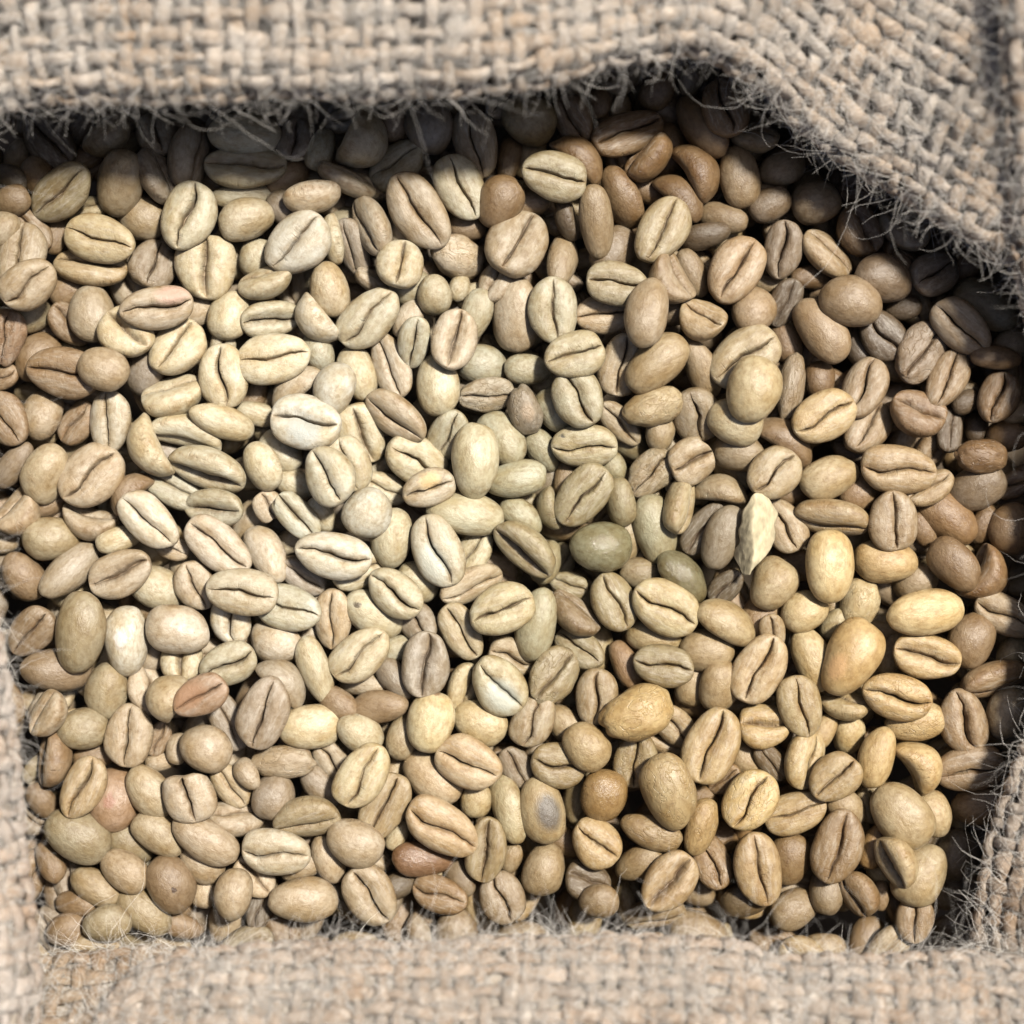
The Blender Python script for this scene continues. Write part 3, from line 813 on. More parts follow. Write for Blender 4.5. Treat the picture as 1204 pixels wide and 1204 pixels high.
(269,779,-11,70,53,28,-6.6,-9.8,'g','',"grey-green bean, seam up, slanting up right, above and right of the rust-stained bean"),
(1016,457,-22,78.5,51.3,65,13.2,22.4,'t','',"tan bean, seam up, slanting up right, above and left of the round hollowed brown bean"),
(768,478,-5.2,76.4,44.6,22,-1.1,181.7,'y','w',"wrinkled honey-coloured bean, smooth back up, in the centre of the pile"),
(640,1024,-22,65.8,50.9,75,0,174.1,'t','',"tan bean, smooth back up, standing upright, below the bean with a burnt patch"),
(180,312,-29.2,63.7,58.6,75,20.4,-16.5,'m','',"greyish mauve bean, seam up, standing upright, above the pink-tinged bean with a crooked seam"),
(107,314,-23.6,90.2,51.3,-8,-6.8,26.5,'y','',"honey-coloured bean, seam up, above and left of the pink-tinged bean with a crooked seam"),
(1113,445,-15.4,74.3,47.1,65,5.3,0.5,'t','',"tan bean, seam up, slanting up right, above and right of the round hollowed brown bean"),
(590,1055,-22,63.7,53,-70,-3.7,4.8,'m','',"greyish mauve bean, seam up, standing upright, below the open greenish tan bean"),
(701,260,3.2,84.9,40.3,-85,16.7,186.1,'t','',"tan bean, smooth back up, standing upright, below and right of the grey-green flat-faced bean"),
(709,936,-11,61.5,55.2,80,-6.6,170.1,'R2','',"small orange round bean, smooth back up, at the lower middle of the pile"),
(290,257,-9.4,65.8,50.9,15,14,175.5,'y','',"honey-coloured bean, smooth back up, lying level, below the grey hollow-seamed bean"),
(66,787,-22,82.8,53,-5,14.5,188.2,'b','',"brown bean, smooth back up, lying level, below and left of the big smooth khaki bean"),
(920,293,-22,69,48.8,85,-8.7,7.2,'m','',"greyish mauve bean, seam up, above and left of the long pale brown smooth bean"),
(588,238,-2.3,65.8,53,60,-12.2,174,'b','',"brown bean, smooth back up, slanting up right, below and left of the grey-green flat-faced bean"),
(816,540,-11,61.5,53,30,4.6,-3.5,'k','x',"bean with a chipped tip, broken face up, at the middle right of the pile"),
(60,634,-22,70,53,5,16.6,169.6,'o','',"olive bean, smooth back up, above and left of the bean with a gaping wrinkled seam"),
(971,300,-22,76.4,49.6,-42,8.1,41.6,'y','',"honey-coloured bean, seam facing upper right, slanting up left, left of the smooth dusky mauve bean"),
(108,368,-17.7,70,55.2,-80,-16,185.6,'t','',"tan bean, smooth back up, standing upright, left of the pink-tinged bean with a crooked seam"),
(175,524,-11,84.9,55.6,-65,-7.4,99,'c','k',"long crescent bean, seam facing upper right, at the middle left of the pile"),
(134,940,-21.7,76.4,61.5,85,16.6,175,'r','',"red-speckled round-backed bean, at the lower left of the pile"),
(1113,607,-28.1,79.6,53,-45,-0.9,183,'b','',"brown bean, smooth back up, slanting up left, right of the smooth greenish cream oval bean"),
(222,187,-22,79.6,54.9,80,12.2,-54.5,'k','',"pinkish bean, seam facing right, standing upright, left of the grey hollow-seamed bean"),
(125,812,-22,65.8,53,75,-8.8,189.6,'o','',"olive bean, smooth back up, standing upright, below the speckled white oval bean"),
(460,430,-22,82.8,46,-68,-9.9,-16.4,'k','',"pinkish bean, seam up, standing upright, left of the brown bean with a hollow face"),
(461,633,-13.1,72.1,50.9,78,-6.9,179.7,'c','',"cream bean, smooth back up, standing upright, below and right of the lumpy whitish bean"),
(1168,798,-18.9,84.9,52.2,12,11.7,-59.8,'b','',"brown bean, seam facing down, above and right of the brown bean with a crumpled face"),
(1031,891,0,74.3,42.4,75,-1.1,183.4,'Y','',"narrow golden bean, smooth back up, at the lower right of the pile"),
(467,195,-33,74.3,54.8,30,-18,16.9,'g','',"grey-green bean, seam up, slanting up right, above and left of the shrivelled pinkish bean"),
(959,238,-25.6,61.5,53,0,-15,179.4,'t','',"tan bean, smooth back up, beside the smooth dusky mauve bean"),
(825,149,-21.9,90.2,51.3,-57,-19.3,129.4,'b','',"brown bean, smooth back up, slanting up left, above the bright cream round-backed bean"),
(538,302,-22,70,50.9,-20,20.5,168.9,'k','w',"shrivelled pinkish bean, smooth back up, at the upper middle of the pile"),
(1063,268,-22,69,48.6,-45,-21.5,9.6,'t','',"tan bean, seam up, slanting up left, above the smooth dusky mauve bean"),
(148,392,1.7,65.8,61.4,-40,-4.1,27.4,'c','n',"cream bean, seam facing upper right, below and left of the bean split into two lobes"),
(488,542,-22,78.5,57.3,-32,22,4.3,'c','',"cream bean, seam up, slanting up left, right of the blue-stained white bean"),
(313,651,-22,76.4,44.6,-62,-21,180.7,'k','',"pinkish bean, smooth back up, slanting up left, below and left of the broken ridged bean"),
(236,818,34.7,67.9,46.7,30,-7.3,3.2,'r','',"rust-stained bean, seam up, at the lower left of the pile"),
(1173,467,-20.4,61.5,50.9,75,-2.1,8.3,'b','',"brown bean, seam up, standing upright, above the lumpy brown bean"),
(690,878,2.5,61.5,50.9,-50,4.4,188.3,'y','',"honey-coloured bean, smooth back up, slanting up left, above the small orange round bean"),
(898,854,-11,61.5,56.2,0,2.4,23.9,'Y','n',"golden bean, seam up, below and left of the yellow-olive bean with an open seam"),
(470,312,2,58.3,55.2,78,18.3,-9,'c','n',"cream bean, seam up, standing upright, left of the shrivelled pinkish bean"),
(370,787,-11,84.9,38.2,-72,8.5,177.2,'c','',"cream bean, smooth back up, standing upright, above and right of the large grey split bean"),
(564,850,-11,65.8,53,-25,-4.4,169.2,'c','',"cream bean, smooth back up, slanting up left, above the peach-cream bean with a brown seam"),
(731,234,-33,79.6,52.2,-68,16,126,'b','',"brown bean, smooth back up, standing upright, right of the grey-green flat-faced bean"),
(121,433,23.8,61.5,49.9,-20,-2.8,188.3,'t','',"tan bean, smooth back up, lying level, above and left of the long crescent bean"),
(730,430,-22,72.1,55.2,80,-10,-2.2,'k','',"pinkish bean, seam up, standing upright, left of the smooth honey-coloured bean"),
(1148,573,-22,70,53,30,-14.4,171.5,'m','',"greyish mauve bean, smooth back up, slanting up right, below the lumpy brown bean"),
(627,846,-11,65.8,50.9,68,-2.5,3.2,'t','',"tan bean, seam up, standing upright, below and right of the blue-tinged pale bean"),
(434,602,4.3,57.3,52.7,60,8,175.8,'w','l',"lumpy whitish bean, smooth back up, in the centre of the pile"),
(262,497,-8.8,80.6,40.3,-22,23.2,170.4,'c','',"cream bean, smooth back up, slanting up left, above the boat-shaped open bean"),
(656,899,-11,65.8,53,-12,4.5,3.5,'o','',"olive bean, seam up, lying level, above the bean with a burnt patch"),
(803,677,-11,74.3,50.2,-45,4.6,-139.9,'D','',"dark glossy green bean, smooth back up, at the middle right of the pile"),
(820,201,-22,76.4,55.6,-58,-7.1,-106.4,'b','k',"brown curved bean, smooth back up, above and left of the smooth dusky mauve bean"),
(269,371,-18.1,61.5,50.9,70,9.1,183.7,'c','',"cream bean, smooth back up, below and right of the bean split into two lobes"),
(388,340,-11,65.8,46.7,-75,-0.1,189.3,'y','',"smooth peach-cream bean, smooth back up, at the upper left of the pile"),
(1019,502,-30.9,74.3,53,55,21.7,-2.5,'t','',"tan bean, seam up, slanting up right, left of the round hollowed brown bean"),
(392,727,-22,74.3,44.9,88,-14.7,12.1,'k','',"pinkish bean, seam up, standing upright, left of the star-marked bean"),
(542,741,-11,70,44.6,-58,5.3,1,'y','',"honey-coloured bean, seam up, slanting up left, above and right of the shiny bean gaping open"),
(765,557,-22,63.7,48.8,45,-6.5,-0.2,'t','w',"tan wrinkled bean, seam up, slanting up right, left of the bean with a chipped tip"),
(518,1052,-20.4,67.9,44.6,-15,-16.8,6.6,'b','',"brown bean, seam up, lying level, below and right of the reddish brown bean"),
(605,563,-11,74.3,44.6,8,-6.6,186.1,'g','',"grey-green bean, smooth back up, lying level, below the brown-speckled bean"),
(393,458,-1.8,65.8,50.9,65,-2.8,185.1,'w','',"whitish bean, smooth back up, slanting up right, above and right of the blue-stained white bean"),
(701,819,-11,67.9,48.8,85,-4.7,0.8,'t','',"tan bean, seam up, standing upright, above and left of the wrinkled golden brown bean"),
(825,376,-0.8,59.4,52.5,-35,-20.1,22.5,'y','k',"honey-coloured curved bean, seam up, slanting up left, above and right of the smooth honey-coloured bean"),
(318,375,-22,74.3,47.9,10,22.1,-22.9,'g','h',"grey-green bean, hollow seam up, lying level, below and left of the smooth peach-cream bean"),
(497,1010,-22,76.4,44.6,-5,18,182.1,'R','',"reddish brown bean, smooth back up, at the lower middle of the pile"),
(176,931,-7.7,70,48.8,-52,0.7,178.3,'y','',"honey-coloured bean, smooth back up, slanting up left, right of the red-speckled round-backed bean"),
(253,597,-16.9,72.1,48.2,-5,-18,-19.9,'g','h',"grey-green bean, hollow seam up, lying level, below the boat-shaped open bean"),
(437,265,-14.8,79.6,49.6,-65,-21.9,-52.4,'t','',"tan bean, seam facing lower left, slanting up left, right of the big pinkish white bean"),
(424,508,-22,74.3,57.3,-70,20.7,7.5,'c','n',"cream bean, seam up, standing upright, right of the blue-stained white bean"),
(818,487,-22,65.8,58.3,-75,21.4,-0.1,'t','',"tan bean, seam up, standing upright, right of the wrinkled honey-coloured bean"),
(1182,723,-11,76.4,46.7,-25,-3.2,-7.6,'t','',"tan bean, seam up, slanting up left, right of the long smooth pale yellow bean"),
(28,678,-24.8,63.7,46.7,-60,15.2,187.5,'b','',"brown bean, smooth back up, above and left of the big smooth khaki bean"),
(275,1052,2,61.5,46.7,75,2.8,174.1,'t','',"tan bean, smooth back up, standing upright, below and right of the long smooth pink-cream bean"),
(850,632,-8.5,79.6,44.6,68,-3,182.4,'m','',"greyish mauve bean, smooth back up, standing upright, left of the torn pale husk"),
(955,775,-11,78.5,44.6,-70,-5.5,175.8,'c','',"cream bean, smooth back up, standing upright, left of the big blotched golden bean"),
(332,896,-11,76.4,38.2,3,-1.8,173.4,'t','w',"wrinkled straw-coloured bean, smooth back up, at the lower left of the pile"),
(1011,710,-22,65.8,48.8,75,-5.4,187.8,'c','w',"cream wrinkled bean, smooth back up, below and right of the bright ivory oval bean"),
(504,574,0,63.7,44.6,18,4.5,-6.4,'t','p',"tan-patched bean with a faint seam, in the centre of the pile"),
(20,604,-25.7,65.8,60.4,45,4.7,51.1,'t','k',"tan curved bean, seam facing upper left, above and left of the big smooth khaki bean"),
(553,687,-22,82.8,43.3,22,20.2,-32.8,'k','',"pinkish bean, seam facing down, above and right of the shiny bean gaping open"),
(168,1072,-22,70,46.7,-42,3.4,179.9,'o','',"olive bean, smooth back up, below and left of the long smooth pink-cream bean"),
(946,894,-11,67.9,50.5,75,2.8,-29.7,'c','',"cream bean, seam facing right, standing upright, below the yellow-olive bean with an open seam"),
(597,951,-21.2,82.8,45.7,-75,-9.4,135.7,'g','',"grey-green bean, smooth back up, standing upright, left of the bean with a burnt patch"),
(345,602,-8.1,74.3,38.2,-48,5.6,3.5,'g','x',"broken ridged bean, broken face up, at the middle left of the pile"),
(1186,838,-11,63.7,50.9,60,3.2,188.5,'t','',"tan bean, smooth back up, right of the brown bean with a crumpled face"),
(146,1024,-11,63.7,44.6,-35,-8.2,181.2,'t','',"tan bean, smooth back up, slanting up left, left of the brown bean with a pinhole"),
(1190,622,-22,63.7,55.2,80,1.9,173.5,'b','',"brown bean, smooth back up, standing upright, below the lumpy brown bean"),
(63,890,-16,70,57.7,85,5.9,63.8,'b','h',"brown bean, seam facing left, standing upright, above and left of the red-speckled round-backed bean"),
(1155,537,-2.1,65.8,42.4,-3,8.2,181,'b','w',"lumpy brown bean, smooth back up, at the middle right of the pile"),
(440,722,-20.6,76.4,53,-30,9.1,174.8,'c','',"star-marked bean, smooth back up, in the centre of the pile"),
(126,1087,-1.8,59.4,46.7,5,-5.8,169.2,'o','',"olive bean, smooth back up, lying level, below the red-speckled round-backed bean"),
(98,857,-12.6,61.5,48.8,5,18,178.5,'o','',"olive bean, smooth back up, lying level, above and left of the red-speckled round-backed bean"),
(1081,900,-11,65.8,60.5,-60,7.9,-88.3,'Y','k',"bent kidney-shaped bean, seam facing lower left, at the lower right of the pile"),
(845,808,-9.7,63.7,48.8,80,-19.6,168.8,'t','',"tan bean, smooth back up, standing upright, right of the wrinkled golden brown bean"),
(187,981,-11,67.9,46.7,-42,5.2,186.2,'y','',"honey-coloured bean, smooth back up, slanting up left, left of the long smooth pink-cream bean"),
(765,979,-11,74.3,40.3,-22,-4.7,168.8,'t','',"tan bean, smooth back up, below and left of the large cracked tan bean"),
(127,159,-18.7,63.7,58.6,40,0.4,69.3,'t','',"tan bean, seam facing upper left, slanting up right, left of the grey hollow-seamed bean"),
(1038,395,-27.2,63.7,50.9,-50,0.8,-2.6,'d','',"dark brown bean, seam up, slanting up left, below the smooth dusky mauve bean"),
(230,688,-22,61.5,48.8,-68,13.6,0.1,'k','',"pinkish bean, seam up, standing upright, above and right of the smooth pinkish cream bean"),
(322,755,-22,65.8,53,-10,-19.6,170.8,'k','',"pinkish bean, smooth back up, lying level, above the large grey split bean"),
(184,207,-13.6,72.1,54.9,-65,-1.9,58.7,'m','',"greyish mauve bean, seam facing upper right, slanting up left, left of the grey hollow-seamed bean"),
(1055,1013,24.2,65.8,54.9,-65,-3.4,-64.2,'y','h',"curled hollow shell, seam facing lower left, at the lower right of the pile"),
(24,300,14.7,79.6,58.3,80,11.7,-1.1,'t','',"tan bean, seam up, standing upright, above the wrinkled reddish bean"),
(831,765,-14,65.8,50.9,0,-2.8,174.8,'t','',"tan bean, smooth back up, lying level, below the dark glossy green bean"),
(746,894,-22,63.7,53,88,-3.3,-1.9,'o','',"olive bean, seam up, standing upright, above and left of the large cracked tan bean"),
(1126,1005,-33,61.5,53,60,13.6,177.1,'d','',"dark brown bean, smooth back up, slanting up right, right of the curled hollow shell"),
(572,464,-22,70,41.6,2,9,-16.7,'t','w',"tan wrinkled bean, seam up, lying level, left of the brown-speckled bean"),
(707,370,-25.9,63.7,49.2,8,1.6,-0.4,'k','',"pinkish bean, seam up, lying level, right of the yellowish green upright bean"),
(931,455,-22,87,31.8,80,5,181.3,'t','w',"ribbed narrow bean, smooth back up, at the middle right of the pile"),
(789,330,-2.4,65.8,60.5,-60,-0.2,53.9,'t','k',"tan curved bean, seam facing upper right, slanting up left, above the smooth honey-coloured bean"),
(946,719,-11,57.3,48.8,30,3.4,185.4,'c','',"cream bean, smooth back up, slanting up right, below and right of the lumpy sand-coloured bean"),
(8,492,-16.2,72.1,53,-55,-8.8,-8.9,'b','',"brown bean, seam up, slanting up left, below the wrinkled reddish bean"),
(675,140,-23.7,63.7,49.1,-60,-2.4,-35.9,'b','',"brown bean, seam facing lower left, slanting up left, above the grey-green flat-faced bean"),
(886,364,-22,58.3,53.7,70,20.7,177.8,'k','',"pinkish bean, smooth back up, standing upright, left of the long pale brown smooth bean"),
(676,722,-17.6,72.1,51.3,-42,-17.7,59.1,'b','',"brown bean, seam facing upper right, slanting up left, above the crinkled yellow-green bean"),
(220,509,-22,89.1,49.4,-15,9.3,-61.5,'c','k',"cream curved bean, seam facing down, lying level, right of the long crescent bean"),
(762,186,-20.3,63.7,57.7,50,-3.1,66.8,'b','',"brown bean, seam facing upper left, slanting up right, right of the grey-green flat-faced bean"),
(864,495,-2.1,65.8,53,-20,-7.4,174.2,'c','',"cream bean, smooth back up, lying level, below and left of the bright cream round-backed bean"),
(590,515,-22,70,53,-60,-14.2,175.7,'g','',"grey-green bean, smooth back up, slanting up left, below and left of the brown-speckled bean"),
(920,197,-33,58.3,44.6,20,7.4,173.8,'t','',"tan bean, smooth back up, beside the long pale brown smooth bean"),
(50,487,-24.9,61.5,50.9,70,10.8,190.3,'t','',"tan bean, smooth back up, standing upright, below and right of the wrinkled reddish bean"),
(308,548,-11,61.5,45.6,-60,-6.3,147.1,'c','',"cream bean, smooth back up, above and right of the bean with a gaping wrinkled seam"),
(166,255,-30.7,63.7,53,150,4.5,184.3,'t','',"tan bean, smooth back up, slanting up left, above the pink-tinged bean with a crooked seam"),
(312,332,-11.7,69,48.1,12,-17.3,51,'c','',"cream bean, seam facing up, lying level, below and left of the big pinkish white bean"),
(322,938,-11,57.3,52.7,70,7.1,177,'m','',"greyish mauve bean, smooth back up, standing upright, below the wrinkled straw-coloured bean"),
(184,159,-30.4,58.3,50.2,-70,-18.9,16.2,'t','',"tan bean, seam up, standing upright, poking out under the left of the top fold"),
(1078,850,-11,74.3,46.7,8,-7.5,177.1,'Y','',"golden bean, smooth back up, below and right of the bean with a cracked flat face"),
(112,1043,-22,65.8,40.3,-30,-2.5,177.4,'y','',"honey-coloured bean, smooth back up, slanting up left, left of the brown bean with a pinhole"),
(934,1070,-34.4,58.3,47.7,20,17.6,176.9,'m','',"greyish mauve bean, smooth back up, lying level, below and left of the curled hollow shell"),
(824,973,-9.2,70,38.8,75,-6.4,156.3,'y','',"honey-coloured bean, smooth back up, standing upright, below and right of the large cracked tan bean"),
(799,594,-8.7,70,49.4,75,19.6,-64.8,'y','',"honey-coloured bean, seam facing right, standing upright, below the bean with a chipped tip"),
(57,840,6.7,58.3,50.5,60,-2.7,49,'t','',"tan bean, seam facing upper left, slanting up right, below the big smooth khaki bean"),
(183,692,-29.8,70,53,-30,5.6,178,'c','',"cream bean, smooth back up, below and right of the bean with a gaping wrinkled seam"),
(928,1011,-22,63.7,48.8,80,-11.9,187.5,'b','',"brown bean, smooth back up, standing upright, left of the curled hollow shell"),
(370,375,-13.3,70,46.7,-52,-0.9,113.8,'w','k',"whitish curved bean, smooth back up, below and left of the smooth peach-cream bean"),
(527,510,-22,65.8,47.7,65,-24,-9.4,'g','',"grey-green bean, seam up, above and left of the big smooth greenish cream bean"),
(926,518,-22,79.6,49.8,-38,8.7,-117,'b','k',"brown curved bean, smooth back up, slanting up left, below the ribbed narrow bean"),
(367,231,-2.1,69,49.4,10,12.4,108.1,'k','',"pinkish bean, smooth back up, lying level, above the big pinkish white bean"),
(826,436,-22,76.4,40.3,-68,20.2,175.8,'t','',"tan bean, smooth back up, standing upright, right of the smooth honey-coloured bean"),
(836,1013,-22,70,44.6,-70,-21.3,4.8,'b','',"brown bean, seam up, standing upright, below and right of the large cracked tan bean"),
(1158,675,-19.2,67.9,62.5,60,-6,80.9,'b','k',"brown curved bean, seam facing upper left, right of the smooth golden oval bean"),
(921,619,-22,65.8,48.8,-60,-6.1,0.8,'t','',"tan bean, seam up, slanting up left, right of the torn pale husk"),
(445,831,-13.6,70,40.3,5,-15.1,191.3,'b','',"brown bean, smooth back up, lying level, below and left of the shiny bean gaping open"),
(202,574,-33,79.6,45.6,-25,1.4,27.4,'g','',"grey-green bean, seam facing upper right, below and left of the boat-shaped open bean"),
(566,430,-33,63.7,50.9,-20,7.8,177.6,'g','',"grey-green bean, smooth back up, lying level, below and left of the yellowish green upright bean"),
(617,481,-8.5,57.3,40.3,-75,9.8,180.4,'m','w',"brown-speckled bean, smooth back up, in the centre of the pile"),
(196,822,10.1,61.5,55.6,60,-18.8,-121.9,'y','k',"honey-coloured curved bean, smooth back up, slanting up right, left of the rust-stained bean"),
(420,437,-22,72.1,44.6,-68,-12.4,190.7,'c','',"cream bean, smooth back up, standing upright, above and right of the blue-stained white bean"),
(682,762,-22,67.9,44.6,-35,-21.6,7,'o','',"olive bean, seam up, slanting up left, above and left of the wrinkled golden brown bean"),
(487,402,-4.4,63.7,38.2,78,-22.7,-1.1,'g','',"grey-green bean, seam up, standing upright, left of the brown bean with a hollow face"),
(680,186,-15.4,79.6,52.1,-42,11.7,-103.4,'b','k',"brown curved bean, smooth back up, above and right of the grey-green flat-faced bean"),
(1010,1050,-10.4,57.3,49.4,-60,-2,-53.3,'b','',"brown bean, seam facing lower left, below and left of the curled hollow shell"),
(107,614,-26.1,65.8,49.8,-15,-8.1,61.7,'t','k',"tan curved bean, seam facing up, lying level, below and left of the long crescent bean"),
(347,165,-29.9,58.3,44.9,80,23.1,0.9,'m','h',"greyish mauve bean, hollow seam up, standing upright, above and right of the grey hollow-seamed bean"),
(277,963,-22,65.8,48.7,-5,20,56.1,'k','',"pinkish bean, seam facing up, lying level, above and right of the long smooth pink-cream bean"),
(1075,1082,-18.3,53,46.7,88,3.2,6.9,'b','',"brown bean, seam up, standing upright, below the curled hollow shell"),
(424,864,-8.5,59.4,46.7,-40,13.5,184.4,'c','',"cream bean, smooth back up, slanting up left, right of the wrinkled straw-coloured bean"),
(8,397,-15.5,65.8,47.7,75,-20.4,2.1,'r','w',"wrinkled reddish bean, seam up, at the upper left of the pile"),
]
STAIN = {  # by words in the label: radius, place on the bean, colour
    'blue-stained': (.62, (.05, -.35, .5), (.31, .31, .27, 1)), 'blue-tinged': (.75, (.2, -.2, .4), (.34, .34, .28, 1)), 'bluish': (.7, (-.2, .3, .4), (.37, .36, .29, 1)),
    'burnt patch': (.72, (-.15, .42, -.70), (.05, .045, .04, 1)), 'pinhole': (.13, (.1, -.15, -.78), (.03, .015, .01, 1)), 'red-speckled': (.28, (.15, .1, -.75), (.22, .11, .07, 1)),
    'star-marked': (.16, (.68, .1, -.62), (.04, .025, .015, 1)), 'round dark hole': (.17, (.62, -.55, .25), (.015, .01, .008, 1)), 'rust-stained': (.8, (.3, -.3, .4), (.25, .14, .075, 1)),
    'tan-patched': (.55, (-.1, -.4, .35), (.46, .32, .15, 1)), 'dark tip': (.22, (-.92, .05, -.2), (.14, .07, .035, 1)), 'blotched': (.45, (.4, .45, -.5), (.40, .24, .11, 1)),
    'pink-tinged': (.6, (.5, .4, .4), (.34, .22, .16, 1)), 'brown-speckled': (.5, (-.1, .1, -.7), (.26, .19, .12, 1)), 'speckled white': (.35, (.1, -.2, -.75), (.46, .42, .38, 1)),
}
def make_husk(b):
    """torn, curved scrap of parchment with ragged edges and real thickness"""
    nu, nv = 44, 26
    r = np.random.default_rng(8)
    u = np.linspace(0, 1, nu); out = []
    e0 = smooth1(nu, 7, r) * .09; e1 = smooth1(nu, 6, r) * .13
    for a in range(nu):
        x = -1 + 2 * u[a]
        wl = math.sin(math.pi * (u[a] * .96 + .02)) ** .6 * (.75 + .35 * u[a])
        lo = -.95 * wl + e0[a]; hi = (.85 - .45 * math.exp(-((u[a] - .42) / .10) ** 2)) * wl + e1[a]
        for k in range(nv):
            y = lo + (hi - lo) * k / (nv - 1)
            z = .9 + .015 * math.sin(23 * x + 9 * y) * math.cos(13 * y - 6 * x) - 1.15 * abs(y - .15 * math.sin(2.5 * x)) ** 1.4 - .55 * x * x + .03 * math.sin(7 * y + 5 * x) + .07 * math.sin(5 * x + 2 * y)
            out.append((x, y, z))
    V = np.array(out)
    I = np.arange(nu * nv).reshape(nu, nv)
    F = np.stack([I[:-1, :-1], I[1:, :-1], I[1:, 1:], I[:-1, 1:]], -1).reshape(-1, 4)
    me = mesh_np("husk", V, F)
    me.materials.append(M_husk)
    o = bpy.data.objects.new("husk", me)
    s = o.modifiers.new("thickness", 'SOLIDIFY'); s.thickness = .03
    return o

GLOSS = {'G': 1.0, 'D': 1.0, 'R': .7, 'd': .3, 'R2': .5}
for bi, b in enumerate(BEANS):
    col, fl, label = b[8], b[9], b[10]
    if 'u' in fl:
        o = make_husk(b)
        M = bean_matrix(tuple(b[:7]) + (8,))
        o["category"] = "husk"
    else:
        kk = next((k for k in 'hxnlwk' if k in fl), '')
        o = bpy.data.objects.new("coffee_bean", LIB[kk][bi % len(LIB[kk])])
        M = bean_matrix(b)
        o["category"] = "coffee bean"
        o["group"] = "green coffee beans heaped in the sack"
    C.objects.link(o)
    if bi % 2 and 'u' not in fl:
        M = M @ Matrix.Rotation(math.pi, 4, 'Z')
    o.matrix_world = M
    o["label"] = label
    c = COL[col]
    k = random.uniform(.90, 1.10); w = random.uniform(-.03, .03)
    dr = light_tint(b[0], b[1])
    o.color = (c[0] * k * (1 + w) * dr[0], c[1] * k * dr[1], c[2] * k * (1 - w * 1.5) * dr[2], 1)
    o["gloss"] = GLOSS.get(col, 0.0)
    o["wrinkle"] = 1.0 if 'w' in fl or 'cracked' in label else 0.0
    o["stain"] = 0.0; o["stain_at"] = (9.0, 9.0, 9.0); o["stain_colour"] = (0.1, 0.1, 0.1, 1.0)
    for key, (rad, at, sc) in STAIN.items():
        if key in label and ' the ' + key not in label and label.split(',')[0].find(key) >= 0:
            o["stain"] = rad; o["stain_at"] = at; o["stain_colour"] = sc
            break

